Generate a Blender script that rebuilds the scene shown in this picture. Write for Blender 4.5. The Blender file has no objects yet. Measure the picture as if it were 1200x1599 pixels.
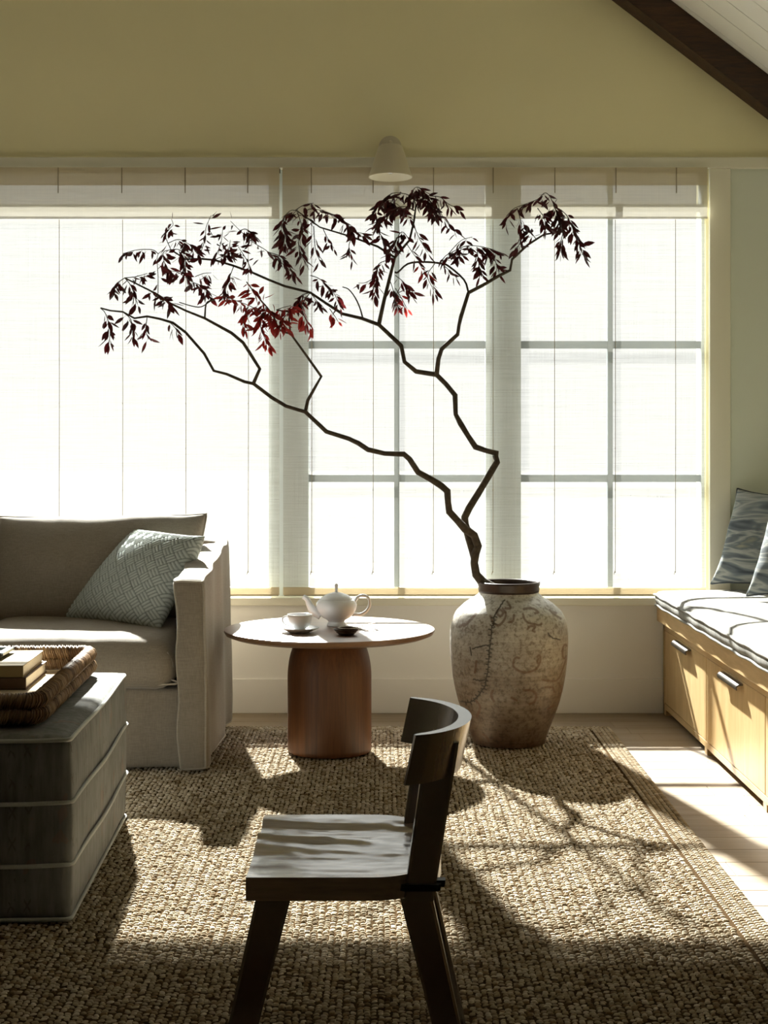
import bpy, bmesh, math, random
import numpy as np
from mathutils import Vector, Matrix, noise

random.seed(7)
RNG = np.random.default_rng(7)
SC = bpy.context.scene
COL = SC.collection

# ------------------------------------------------------------------ camera
F, VX, VY, CH = 2350.0, 595.0, 690.0, 1.20       # focal length in pixels, principal point, eye height
cam_d = bpy.data.cameras.new('camera')
cam = bpy.data.objects.new('camera', cam_d); COL.objects.link(cam)
cam.location = (0, 0, CH); cam.rotation_euler = (math.pi / 2, 0, 0)
cam_d.sensor_fit = 'AUTO'; cam_d.sensor_width = 36.0
cam_d.lens = F / 1599.0 * 36.0
cam_d.shift_x = (600.0 - VX) / 1599.0
cam_d.shift_y = -(799.5 - VY) / 1599.0
cam_d.clip_start = 0.05; cam_d.clip_end = 200
SC.camera = cam

# ------------------------------------------------------------------ light and exposure
w = bpy.data.worlds.new('sky'); SC.world = w; w.use_nodes = True
bg = w.node_tree.nodes['Background']
bg.inputs['Color'].default_value = (1.0, 0.99, 0.975, 1)
bg.inputs['Strength'].default_value = 0.85
sd = bpy.data.lights.new('sun', 'SUN'); sun = bpy.data.objects.new('sun', sd); COL.objects.link(sun)
sd.energy = 34.0; sd.angle = math.radians(1.1); sd.color = (1.0, 0.98, 0.94)
SUN_DIR = Vector((0.225, -1.0, -0.71))
sun.rotation_euler = SUN_DIR.to_track_quat('-Z', 'Y').to_euler()
sun.location = (-3, 16, 12)
SC.view_settings.view_transform = 'Standard'
SC.view_settings.look = 'None'
SC.view_settings.gamma = 1.0
SC.view_settings.use_curve_mapping = False
SC.view_settings.exposure = 0.56
SC.cycles.use_denoising = True
SC.cycles.transparent_max_bounces = 16
SC.cycles.sample_clamp_indirect = 6.0


# ------------------------------------------------------------------ helpers
def P(px, py, D):
    """a point seen at pixel (px, py) at depth D"""
    return np.array([(px - VX) * D / F, D, CH - (py - VY) * D / F])


def tag(o, label=None, cat=None, group=None, kind=None):
    if label: o['label'] = label
    if cat: o['category'] = cat
    if group: o['group'] = group
    if kind: o['kind'] = kind
    return o


def world_loc(o):
    v = Vector((0, 0, 0))
    while o is not None:
        v += o.location
        o = o.parent
    return v


def thing(name, loc, label, cat, group=None):
    o = bpy.data.objects.new(name, None); COL.objects.link(o)
    o.empty_display_size = 0.05
    o.location = loc
    return tag(o, label, cat, group)


def obj(name, geo, mat, parent=None, loc=None, smooth=False, sharp=None):
    """geo = (verts, faces) in world coordinates; linked as ONE mesh object"""
    v, f = geo
    v = np.asarray(v, dtype=float).reshape(-1, 3)
    base = np.array(world_loc(parent)) if parent is not None else (np.array(loc) if loc is not None else np.zeros(3))
    me = bpy.data.meshes.new(name)
    me.from_pydata((v - base).tolist(), [], [list(map(int, q)) for q in f])
    me.update()
    if smooth:
        me.polygons.foreach_set('use_smooth', [True] * len(me.polygons))
        if sharp:
            me.set_sharp_from_angle(angle=math.radians(sharp))
    me.materials.append(mat)
    o = bpy.data.objects.new(name, me); COL.objects.link(o)
    if parent is not None:
        o.parent = parent
    elif loc is not None:
        o.location = loc
    return o


def join(*geos):
    V, Fc, n = [], [], 0
    for v, f in geos:
        v = np.asarray(v, dtype=float).reshape(-1, 3)
        V.append(v)
        Fc += [[i + n for i in q] for q in f]
        n += len(v)
    return np.vstack(V), Fc


def move(geo, d):
    return np.asarray(geo[0], float) + np.array(d), geo[1]


def rot_z(geo, a, c=(0, 0, 0)):
    v = np.asarray(geo[0], float) - np.array(c)
    ca, sa = math.cos(a), math.sin(a)
    return np.stack([v[:, 0] * ca - v[:, 1] * sa, v[:, 0] * sa + v[:, 1] * ca, v[:, 2]], 1) + np.array(c), geo[1]


def box(x0, x1, y0, y1, z0, z1, bev=0.0, seg=1):
    if bev <= 0:
        v = [(x, y, z) for x in (x0, x1) for y in (y0, y1) for z in (z0, z1)]
        f = [(0, 1, 3, 2), (4, 6, 7, 5), (0, 4, 5, 1), (2, 3, 7, 6), (0, 2, 6, 4), (1, 5, 7, 3)]
        return v, f
    bm = bmesh.new(); bmesh.ops.create_cube(bm, size=1)
    for q in bm.verts:
        q.co = ((x0 + x1) / 2 + q.co.x * (x1 - x0), (y0 + y1) / 2 + q.co.y * (y1 - y0), (z0 + z1) / 2 + q.co.z * (z1 - z0))
    bmesh.ops.bevel(bm, geom=list(bm.edges), offset=bev, segments=seg, profile=0.5, affect='EDGES')
    bm.verts.index_update()
    out = [tuple(q.co) for q in bm.verts], [[q.index for q in fc.verts] for fc in bm.faces]
    bm.free()
    return out


def prism(poly, y0, y1):
    """polygon in (x, z) extruded along y"""
    n = len(poly)
    v = [(x, y0, z) for x, z in poly] + [(x, y1, z) for x, z in poly]
    f = [list(range(n))[::-1], list(range(n, 2 * n))] + [[i, (i + 1) % n, (i + 1) % n + n, i + n] for i in range(n)]
    return v, f


def rbox(x0, x1, y0, y1, z0, z1, r, n=(8, 8, 8), crown=0.0, puff=0.0, wrinkle=0.0, wscale=5.0, warp=None):
    """soft rounded box; crown lifts the top, puff swells the sides, wrinkle adds noise"""
    bm = bmesh.new()
    vmap = {}
    c = np.array([(x0 + x1) / 2, (y0 + y1) / 2, (z0 + z1) / 2]); h = np.array([x1 - x0, y1 - y0, z1 - z0]) / 2
    verts, faces = [], []

    def vid(i, j, k):
        key = (i, j, k)
        if key not in vmap:
            vmap[key] = len(verts); verts.append([2 * i / n[0] - 1, 2 * j / n[1] - 1, 2 * k / n[2] - 1])
        return vmap[key]
    for k in (0, n[2]):
        for i in range(n[0]):
            for j in range(n[1]):
                q = [vid(i, j, k), vid(i + 1, j, k), vid(i + 1, j + 1, k), vid(i, j + 1, k)]
                faces.append(q if k else q[::-1])
    for j in (0, n[1]):
        for i in range(n[0]):
            for k in range(n[2]):
                q = [vid(i, j, k), vid(i + 1, j, k), vid(i + 1, j, k + 1), vid(i, j, k + 1)]
                faces.append(q[::-1] if j else q)
    for i in (0, n[0]):
        for j in range(n[1]):
            for k in range(n[2]):
                q = [vid(i, j, k), vid(i, j + 1, k), vid(i, j + 1, k + 1), vid(i, j, k + 1)]
                faces.append(q if i else q[::-1])
    bm.free()
    u = np.array(verts)
    # denser rows near the edges so that the rounding is smooth
    us = np.sign(u) * (1 - (1 - np.abs(u)) ** 1.35)
    p = us * h
    inner = np.clip(p, -(h - r), h - r)
    d = p - inner
    L = np.linalg.norm(d, axis=1, keepdims=True)
    p = np.where(L > 1e-9, inner + d / np.maximum(L, 1e-9) * r, p)
    if crown:
        t = np.clip(u[:, 2], 0, 1)
        p[:, 2] += crown * (1 - u[:, 0] ** 4) * (1 - u[:, 1] ** 4) * (t > 0.99)
        p[:, 2] += crown * (1 - u[:, 0] ** 4) * (1 - u[:, 1] ** 4) * t * (t <= 0.99)
    if puff:
        p[:, 0] += puff * np.sign(u[:, 0]) * (1 - u[:, 2] ** 2) * (np.abs(u[:, 0]) > 0.99)
        p[:, 1] += puff * np.sign(u[:, 1]) * (1 - u[:, 2] ** 2) * (np.abs(u[:, 1]) > 0.99)
    p = p + c
    if wrinkle:
        for i in range(len(p)):
            q = Vector(p[i]) * wscale
            p[i] += wrinkle * np.array(noise.noise_vector(q)) + 0.4 * wrinkle * np.array(noise.noise_vector(q * 2.7))
    if warp is not None:
        p = warp(p, u)
    return p, faces


def lathe(prof, c, n=48, cap_bottom=True, cap_top=False):
    """prof = [(r, z)...] around the vertical axis at c"""
    m = len(prof)
    a = np.arange(n) * 2 * math.pi / n
    v = []
    for r, z in prof:
        v += [(c[0] + r * math.cos(t), c[1] + r * math.sin(t), c[2] + z) for t in a]
    f = []
    for k in range(m - 1):
        for i in range(n):
            j = (i + 1) % n
            f.append([k * n + i, k * n + j, (k + 1) * n + j, (k + 1) * n + i])
    if cap_bottom: f.append(list(range(n))[::-1])
    if cap_top: f.append([(m - 1) * n + i for i in range(n)])
    return v, f


def smooth_path(pts, rad, sub=3):
    """Catmull-Rom through the points"""
    p = np.asarray(pts, float); r = np.asarray(rad, float)
    if len(p) < 3 or sub <= 1:
        return p, r
    q = np.vstack([2 * p[0] - p[1], p, 2 * p[-1] - p[-2]])
    out, ro = [], []
    for i in range(1, len(q) - 2):
        for s in range(sub):
            t = s / sub
            a, b, c, d = q[i - 1], q[i], q[i + 1], q[i + 2]
            out.append(0.5 * ((2 * b) + (c - a) * t + (2 * a - 5 * b + 4 * c - d) * t * t + (3 * b - a - 3 * c + d) * t ** 3))
            ro.append(r[i - 1] * (1 - t) + r[i] * t)
    out.append(p[-1]); ro.append(r[-1])
    return np.array(out), np.array(ro)


def tube(pts, rad, n=6, closed=False):
    p = np.asarray(pts, float); m = len(p)
    r = np.full(m, rad, float) if np.isscalar(rad) else np.asarray(rad, float)
    v, f = [], []
    nrm = None
    for i in range(m):
        if closed:
            t = p[(i + 1) % m] - p[i - 1]
        else:
            t = p[min(i + 1, m - 1)] - p[max(i - 1, 0)]
        t = t / (np.linalg.norm(t) + 1e-12)
        if nrm is None:
            nrm = np.cross(t, [0, 0, 1.0])
            if np.linalg.norm(nrm) < 0.1: nrm = np.cross(t, [1.0, 0, 0])
        nrm = nrm - t * np.dot(nrm, t)
        nrm /= np.linalg.norm(nrm) + 1e-12
        b = np.cross(t, nrm)
        for k in range(n):
            a = 2 * math.pi * k / n
            v.append(p[i] + r[i] * (math.cos(a) * nrm + math.sin(a) * b))
    rng = m if closed else m - 1
    for i in range(rng):
        for k in range(n):
            i2 = (i + 1) % m
            f.append([i * n + k, i * n + (k + 1) % n, i2 * n + (k + 1) % n, i2 * n + k])
    if not closed:
        f.append(list(range(n))[::-1]); f.append([(m - 1) * n + k for k in range(n)])
    return np.array(v), f


def pillow(bl, br, tl, tr, th, n=40, pinch=0.05, wrinkle=0.004, wscale=6.0, front=None, seed=0.0):
    """knife-edged cushion between four corners; front(u, v) gives extra relief on both faces. returns geo, uv"""
    bl, br, tl, tr = [np.array(q, float) for q in (bl, br, tl, tr)]
    nr = np.cross(br - bl, tl - bl); nr /= np.linalg.norm(nr)
    g = np.linspace(-1, 1, n + 1)
    g = np.sign(g) * (1 - (1 - np.abs(g)) ** 1.25)
    U, V = np.meshgrid(g, g, indexing='ij')
    Up = U * (1 - pinch * (1 - V ** 2)); Vp = V * (1 - pinch * (1 - U ** 2))
    s, t = (Up + 1) / 2, (Vp + 1) / 2
    mid = (bl[None, None] * ((1 - s) * (1 - t))[..., None] + br * (s * (1 - t))[..., None]
           + tl * ((1 - s) * t)[..., None] + tr * (s * t)[..., None])
    e = np.clip((1 - U ** 2) * (1 - V ** 2), 0, 1) ** 0.42 * th / 2
    rel = front(U, V) * np.clip((1 - np.maximum(abs(U), abs(V))) * 12, 0, 1) if front is not None else 0
    A = mid + nr * (e + rel)[..., None]
    B = mid - nr * (e + rel)[..., None]
    m = n + 1
    vs = np.vstack([A.reshape(-1, 3), B.reshape(-1, 3)])
    if wrinkle:
        ee = np.tile((e / (th / 2)).reshape(-1), 2)
        for i in range(len(vs)):
            q = Vector(vs[i]) * wscale + Vector((seed, seed * 2, 0))
            vs[i] += wrinkle * (0.5 + ee[i] * 0.5) * (np.array(noise.noise_vector(q)) + 0.5 * np.array(noise.noise_vector(q * 2.3)))
    # both faces share the rim
    rim = {}
    f = []
    edge = lambda i, j: i in (0, n) or j in (0, n)
    ida = lambda i, j: i * m + j
    idb = lambda i, j: i * m + j if edge(i, j) else m * m + i * m + j
    for i in range(n):
        for j in range(n):
            f.append([ida(i, j), ida(i + 1, j), ida(i + 1, j + 1), ida(i, j + 1)])
            f.append([idb(i, j), idb(i, j + 1), idb(i + 1, j + 1), idb(i + 1, j)])
    uv = np.stack([np.tile(U.reshape(-1), 2), np.tile(V.reshape(-1), 2)], 1)
    rimpts = [vs[ida(i, 0)] for i in range(n)] + [vs[ida(n, j)] for j in range(n)] + [vs[ida(i, n)] for i in range(n, 0, -1)] + [vs[ida(0, j)] for j in range(n, 0, -1)]
    return (vs, f), uv, rimpts


def vcol(o, name, vals):
    a = o.data.attributes.new(name, 'FLOAT', 'POINT')
    a.data.foreach_set('value', np.asarray(vals, dtype=np.float32))


# ------------------------------------------------------------------ materials
class N:
    def __init__(s, name):
        s.m = bpy.data.materials.new(name); s.m.use_nodes = True
        s.t = s.m.node_tree; s.b = s.t.nodes['Principled BSDF']; s.o = s.t.nodes['Material Output']

    def node(s, ty, **kw):
        n = s.t.nodes.new(ty)
        for k, v in kw.items():
            if hasattr(n, k): setattr(n, k, v)
            else: n.inputs[k].default_value = v
        return n

    def link(s, a, b): s.t.links.new(a, b)

    def coords(s, scale=(1, 1, 1), kind='Object'):
        tc = s.node('ShaderNodeTexCoord'); mp = s.node('ShaderNodeMapping')
        mp.inputs['Scale'].default_value = scale
        s.link(tc.outputs[kind], mp.inputs['Vector'])
        return mp.outputs['Vector']

    def noise(s, scale=(1, 1, 1), k=1.0, detail=4, rough=0.55):
        n = s.node('ShaderNodeTexNoise'); n.inputs['Scale'].default_value = k
        n.inputs['Detail'].default_value = detail; n.inputs['Roughness'].default_value = rough
        s.link(s.coords(scale), n.inputs['Vector'])
        return n.outputs['Fac']

    def ramp(s, fac, stops):
        r = s.node('ShaderNodeValToRGB')
        e = r.color_ramp.elements
        while len(e) < len(stops): e.new(0.5)
        for i, (p, c) in enumerate(stops):
            e[i].position = p; e[i].color = (*c, 1) if len(c) == 3 else c
        s.link(fac, r.inputs['Fac'])
        return r.outputs['Color']

    def mix(s, fac, a, b, mode='MIX'):
        m = s.node('ShaderNodeMix'); m.data_type = 'RGBA'; m.blend_type = mode
        for sock, v in ((m.inputs['Factor'], fac), (m.inputs['A'], a), (m.inputs['B'], b)):
            pass
        for idx, v in ((0, fac), (6, a), (7, b)):
            if isinstance(v, (int, float)): m.inputs[idx].default_value = v
            elif isinstance(v, tuple): m.inputs[idx].default_value = (*v, 1)
            else: s.link(v, m.inputs[idx])
        return m.outputs[2]

    def math(s, op, a, b=None, c=None):
        m = s.node('ShaderNodeMath', operation=op)
        for i, v in enumerate((a, b, c)):
            if v is None: continue
            if isinstance(v, (int, float)): m.inputs[i].default_value = v
            else: s.link(v, m.inputs[i])
        return m.outputs[0]

    def attr(s, name):
        a = s.node('ShaderNodeAttribute'); a.attribute_name = name
        return a.outputs['Fac']

    def bump(s, h, strength=0.3, dist=0.002):
        b = s.node('ShaderNodeBump'); b.inputs['Strength'].default_value = strength; b.inputs['Distance'].default_value = dist
        s.link(h, b.inputs['Height']); s.link(b.outputs['Normal'], s.b.inputs['Normal'])

    def color(s, c): s.link(c, s.b.inputs['Base Color'])


def plain(name, c, rough=0.5, metal=0.0, var=0.0, scale=8.0, bump=0.0, bscale=200.0):
    n = N(name); n.b.inputs['Base Color'].default_value = (*c, 1)
    n.b.inputs['Roughness'].default_value = rough; n.b.inputs['Metallic'].default_value = metal
    if var:
        f = n.noise(k=scale)
        n.color(n.ramp(f, [(0.3, tuple(x * (1 - var) for x in c)), (0.7, tuple(min(1, x * (1 + var)) for x in c))]))
    if bump:
        n.bump(n.noise(k=bscale, detail=3), bump, 0.001)
    return n.m


def wood(name, dark, light, grain=(2, 40, 40), rough=0.5, k=1.0, bump=0.15, rnd=0.0):
    n = N(name)
    a = n.noise(grain, k, 6, 0.6); b = n.noise(tuple(g * 4 for g in grain), k, 3, 0.7)
    f = n.math('ADD', n.math('MULTIPLY', a, 0.65), n.math('MULTIPLY', b, 0.35))
    c = n.ramp(f, [(0.36, dark), (0.64, light)])
    if rnd:
        oi = n.node('ShaderNodeObjectInfo')
        v = n.math('ADD', n.math('MULTIPLY', oi.outputs['Random'], rnd), 1 - rnd / 2)
        hs = n.node('ShaderNodeHueSaturation'); n.link(c, hs.inputs['Color']); n.link(v, hs.inputs['Value'])
        c = hs.outputs['Color']
    n.color(c)
    n.b.inputs['Roughness'].default_value = rough
    n.bump(b, bump, 0.001)
    return n.m


def linen(name, c1, c2, k=260.0, streak=(1, 1, 1), rough=0.9, bump=0.35, sheen=0.2):
    n = N(name)
    a = n.noise((k * 0.12, k * 0.12, k), 1.0, 3); b = n.noise((k, k, k * 0.12), 1.0, 3)
    big = n.noise(streak, 3.0, 3)
    f = n.math('ADD', n.math('MULTIPLY', n.math('ADD', a, b), 0.34), n.math('MULTIPLY', big, 0.32))
    n.color(n.ramp(f, [(0.38, c1), (0.62, c2)]))
    n.b.inputs['Roughness'].default_value = rough
    n.b.inputs['Sheen Weight'].default_value = sheen
    n.bump(n.math('ADD', a, b), bump, 0.001)
    return n.m


M = {}
M['wall'] = plain('wall_paint', (0.90, 0.835, 0.53), 0.85, var=0.02, scale=2)
M['rear'] = plain('dark_umber_paint', (0.36, 0.32, 0.235), 0.7)
M['trim'] = plain('trim_paint', (0.78, 0.75, 0.62), 0.5)
M['trimcool'] = plain('pale_grey_green_paint', (0.70, 0.74, 0.66), 0.5)
M['wallow'] = plain('lower_wall_paint', (0.82, 0.80, 0.75), 0.7)
M['frame'] = plain('window_paint', (0.56, 0.61, 0.62), 0.45)
M['sash'] = plain('darkened_window_paint', (0.16, 0.19, 0.20), 0.5)  # window paint again, with the shade of the backlit bars put into its colour
M['ceil'] = plain('ceiling_boards', (0.90, 0.88, 0.80), 0.6)
M['dark'] = plain('shadow_gap', (0.015, 0.012, 0.01), 0.9)
M['beam'] = wood('dark_beam_wood', (0.018, 0.008, 0.003), (0.07, 0.03, 0.010), (3, 30, 30), 0.6)
M['oak'] = wood('floor_oak', (0.205, 0.145, 0.080), (0.285, 0.215, 0.138), (1.3, 22, 22), 0.45, rnd=0.14)
M['bench'] = wood('bench_oak', (0.50, 0.33, 0.14), (0.64, 0.45, 0.22), (14, 14, 1.6), 0.5)
M['rail'] = wood('bench_rail_oak', (0.50, 0.33, 0.14), (0.66, 0.46, 0.23), (14, 1.6, 14), 0.5)
M['table'] = wood('table_wood', (0.075, 0.026, 0.006), (0.15, 0.055, 0.014), (26, 26, 1.2), 0.5)
M['tabletop'] = wood('tabletop_wood', (0.15, 0.070, 0.028), (0.26, 0.14, 0.065), (2.0, 22, 22), 0.42)
M['chair'] = wood('chair_wood', (0.026, 0.008, 0.003), (0.066, 0.021, 0.006), (18, 18, 2.0), 0.45)
M['seat'] = wood('chair_seat_wood', (0.11, 0.065, 0.038), (0.26, 0.17, 0.11), (2.2, 26, 26), 0.36, bump=0.25)
for k_, ro in (('seat', 0.14), ('chair', 0.20), ('tabletop', 0.35)):
    b_ = M[k_].node_tree.nodes['Principled BSDF']
    b_.inputs['Coat Weight'].default_value = 1.0; b_.inputs['Coat Roughness'].default_value = ro; b_.inputs['Coat IOR'].default_value = 1.6 if k_ == 'tabletop' else 2.5
    if k_ == 'seat': b_.inputs['IOR'].default_value = 1.8
M['iron'] = plain('black_iron', (0.02, 0.02, 0.022), 0.4, 0.9)
M['metal'] = plain('dark_nickel', (0.16, 0.15, 0.14), 0.28, 1.0)
M['sofa'] = linen('sofa_linen', (0.195, 0.16, 0.118), (0.275, 0.235, 0.185), 300)
M['sofapipe'] = linen('sofa_piping_linen', (0.30, 0.265, 0.21), (0.40, 0.355, 0.29), 300)
M['headrail'] = plain('dark_headrail', (0.05, 0.05, 0.03), 0.8)
M['cream'] = plain('cream_enamel', (0.64, 0.58, 0.42), 0.4)
M['creamin'] = plain('white_enamel_inside', (0.85, 0.82, 0.70), 0.5)
M['china'] = plain('white_china', (0.84, 0.86, 0.88), 0.12)
M['darkclay'] = plain('dark_brown_stoneware', (0.06, 0.032, 0.018), 0.35)
M['wire'] = plain('silver_wire', (0.55, 0.50, 0.42), 0.3, 1.0)
M['bark'] = plain('branch_bark', (0.06, 0.045, 0.028), 0.85, var=0.45, scale=60, bump=0.6, bscale=180)
M['cord'] = plain('shade_cord', (0.30, 0.25, 0.16), 0.9)
M['cover1'] = plain('tan_book_cloth', (0.33, 0.25, 0.12), 0.7)
M['cover2'] = plain('brown_book_cloth', (0.13, 0.075, 0.04), 0.7)
M['pages'] = linen('book_pages', (0.62, 0.56, 0.46), (0.80, 0.74, 0.62), 500, bump=0.2, sheen=0)
M['greydish'] = plain('grey_glaze', (0.42, 0.44, 0.42), 0.3)
M['tray'] = linen('tray_base_weave', (0.50, 0.40, 0.26), (0.66, 0.55, 0.38), 160)
M['gravel'] = plain('pale_terrace', (0.15, 0.149, 0.147), 0.9, var=0.1, scale=4)


for k_ in ('gravel',):
    M[k_].node_tree.nodes['Principled BSDF'].inputs['Specular IOR Level'].default_value = 0.0


def mk_cane():
    n = N('wrapped_cane')
    oi = n.noise((20, 20, 20), 1.0, 4)
    r = n.node('ShaderNodeNewGeometry').outputs['Random Per Island']
    f = n.math('ADD', n.math('MULTIPLY', oi, 0.5), n.math('MULTIPLY', r, 0.5))
    n.color(n.ramp(f, [(0.2, (0.08, 0.04, 0.018)), (0.5, (0.20, 0.11, 0.05)), (0.85, (0.42, 0.28, 0.15))]))
    n.b.inputs['Roughness'].default_value = 0.5
    return n.m
M['cane'] = mk_cane()


def mk_shade(name, see, tint, slub=0.9, trans=(0.80, 0.78, 0.73), glow=0.045):
    """sheer woven linen: open weave lets part of the light straight through, the yarn scatters the rest"""
    n = N(name)
    h1 = n.noise((2.2, 1, 170), 1.0, 3, 0.6); h2 = n.noise((9, 1, 420), 1.0, 2, 0.6); v1 = n.noise((260, 1, 3), 1.0, 2, 0.6)
    wv = n.math('ADD', n.math('MULTIPLY', h1, 0.45), n.math('ADD', n.math('MULTIPLY', h2, 0.30), n.math('MULTIPLY', v1, 0.25)))
    op = n.math('ADD', see, n.math('MULTIPLY', n.math('SUBTRACT', 0.5, wv), slub))
    cl = n.node('ShaderNodeClamp'); n.link(op, cl.inputs['Value']); cl.inputs['Min'].default_value = 0.02; cl.inputs['Max'].default_value = 0.9
    dif = n.node('ShaderNodeBsdfDiffuse'); trl = n.node('ShaderNodeBsdfTranslucent'); trp = n.node('ShaderNodeBsdfTransparent')
    dif.inputs['Color'].default_value = (*tint, 1); trl.inputs['Color'].default_value = (*trans, 1)
    trp.inputs['Color'].default_value = (1, 0.99, 0.975, 1)
    m1 = n.node('ShaderNodeMixShader'); m1.inputs[0].default_value = glow
    n.link(dif.outputs[0], m1.inputs[1]); n.link(trl.outputs[0], m1.inputs[2])
    m2 = n.node('ShaderNodeMixShader'); n.link(cl.outputs[0], m2.inputs[0])
    n.link(m1.outputs[0], m2.inputs[1]); n.link(trp.outputs[0], m2.inputs[2])
    n.link(m2.outputs[0], n.o.inputs['Surface'])
    return n.m
M['shade'] = mk_shade('sheer_linen', 0.70, (0.48, 0.475, 0.44))
M['valance'] = mk_shade('folded_linen', 0.17, (0.62, 0.58, 0.46), 0.4, (0.82, 0.78, 0.68), 0.085)
M['hem'] = mk_shade('hemmed_linen', 0.20, (0.68, 0.60, 0.42), 0.2, (0.66, 0.54, 0.36), 0.14)


def mk_glass():
    n = N('window_glass')
    trp = n.node('ShaderNodeBsdfTransparent'); gl = n.node('ShaderNodeBsdfGlossy'); gl.inputs['Roughness'].default_value = 0.0
    trp.inputs['Color'].default_value = (0.97, 0.99, 0.98, 1)
    fr = n.node('ShaderNodeFresnel'); fr.inputs['IOR'].default_value = 1.45
    m = n.node('ShaderNodeMixShader'); n.link(fr.outputs[0], m.inputs[0]); n.link(trp.outputs[0], m.inputs[1]); n.link(gl.outputs[0], m.inputs[2])
    n.link(m.outputs[0], n.o.inputs['Surface'])
    return n.m
M['glass'] = mk_glass()


def mk_leaf(name, c, t, mixf=0.35):
    n = N(name)
    dif = n.b; dif.inputs['Roughness'].default_value = 0.5
    oi = n.node('ShaderNodeObjectInfo'); nz = n.noise(k=14, detail=2)
    f = n.math('ADD', n.math('MULTIPLY', nz, 0.6), n.math('MULTIPLY', oi.outputs['Random'], 0.4))
    n.color(n.ramp(f, [(0.25, tuple(x * 0.5 for x in c)), (0.75, tuple(x * 1.5 for x in c))]))
    tr = n.node('ShaderNodeBsdfTranslucent'); tr.inputs['Color'].default_value = (*t, 1)
    m = n.node('ShaderNodeMixShader'); m.inputs[0].default_value = mixf
    n.link(dif.outputs[0], m.inputs[1]); n.link(tr.outputs[0], m.inputs[2]); n.link(m.outputs[0], n.o.inputs['Surface'])
    return n.m
M['leaf'] = mk_leaf('maroon_leaf', (0.045, 0.008, 0.010), (0.10, 0.008, 0.010), 0.30)
M['leafred'] = mk_leaf('red_leaf', (0.12, 0.012, 0.012), (0.42, 0.03, 0.025), 0.45)


def mk_rug():
    n = N('braided_jute')
    t = n.attr('tint'); nz = n.noise(k=300, detail=2)
    f = n.math('ADD', n.math('MULTIPLY', t, 0.85), n.math('MULTIPLY', nz, 0.15))
    n.color(n.ramp(f, [(0.03, (0.06, 0.04, 0.02)), (0.14, (0.24, 0.17, 0.095)), (0.5, (0.475, 0.40, 0.29)), (0.9, (0.68, 0.61, 0.50))]))
    n.b.inputs['Roughness'].default_value = 0.9; n.b.inputs['Specular IOR Level'].default_value = 0.15
    return n.m
M['rug'] = mk_rug()
M['rugbase'] = plain('jute_backing', (0.06, 0.038, 0.02), 0.95)
M['rugbase'].node_tree.nodes['Principled BSDF'].inputs['Specular IOR Level'].default_value = 0.0


def mk_jar():
    n = N('weathered_glazed_clay')
    z = n.node('ShaderNodeSeparateXYZ'); n.link(n.coords(), z.inputs[0])
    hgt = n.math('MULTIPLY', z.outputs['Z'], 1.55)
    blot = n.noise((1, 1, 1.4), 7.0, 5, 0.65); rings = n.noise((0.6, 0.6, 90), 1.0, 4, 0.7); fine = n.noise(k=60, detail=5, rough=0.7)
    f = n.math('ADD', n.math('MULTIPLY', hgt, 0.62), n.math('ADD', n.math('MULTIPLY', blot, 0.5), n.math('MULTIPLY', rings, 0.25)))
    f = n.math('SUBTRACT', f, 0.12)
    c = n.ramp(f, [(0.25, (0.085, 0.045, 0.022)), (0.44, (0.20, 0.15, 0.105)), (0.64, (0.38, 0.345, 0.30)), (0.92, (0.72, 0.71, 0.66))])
    sp = n.ramp(fine, [(0.38, (0.34, 0.28, 0.22)), (0.52, (1, 1, 1))])
    c = n.mix(0.75, c, sp, 'MULTIPLY')
    c = n.mix(n.attr('paint'), c, (0.11, 0.045, 0.018))
    c = n.mix(n.attr('crack'), c, (0.012, 0.009, 0.007))
    n.color(c)
    n.b.inputs['Roughness'].default_value = 0.42
    n.bump(n.math('ADD', rings, n.math('MULTIPLY', fine, 0.5)), 0.35, 0.002)
    return n.m
M['jar'] = mk_jar()
M['jarrim'] = plain('dark_glazed_rim', (0.030, 0.014, 0.010), 0.3, var=0.4, scale=30)
M['jarin'] = plain('jar_inside', (0.05, 0.035, 0.025), 0.8)


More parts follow.
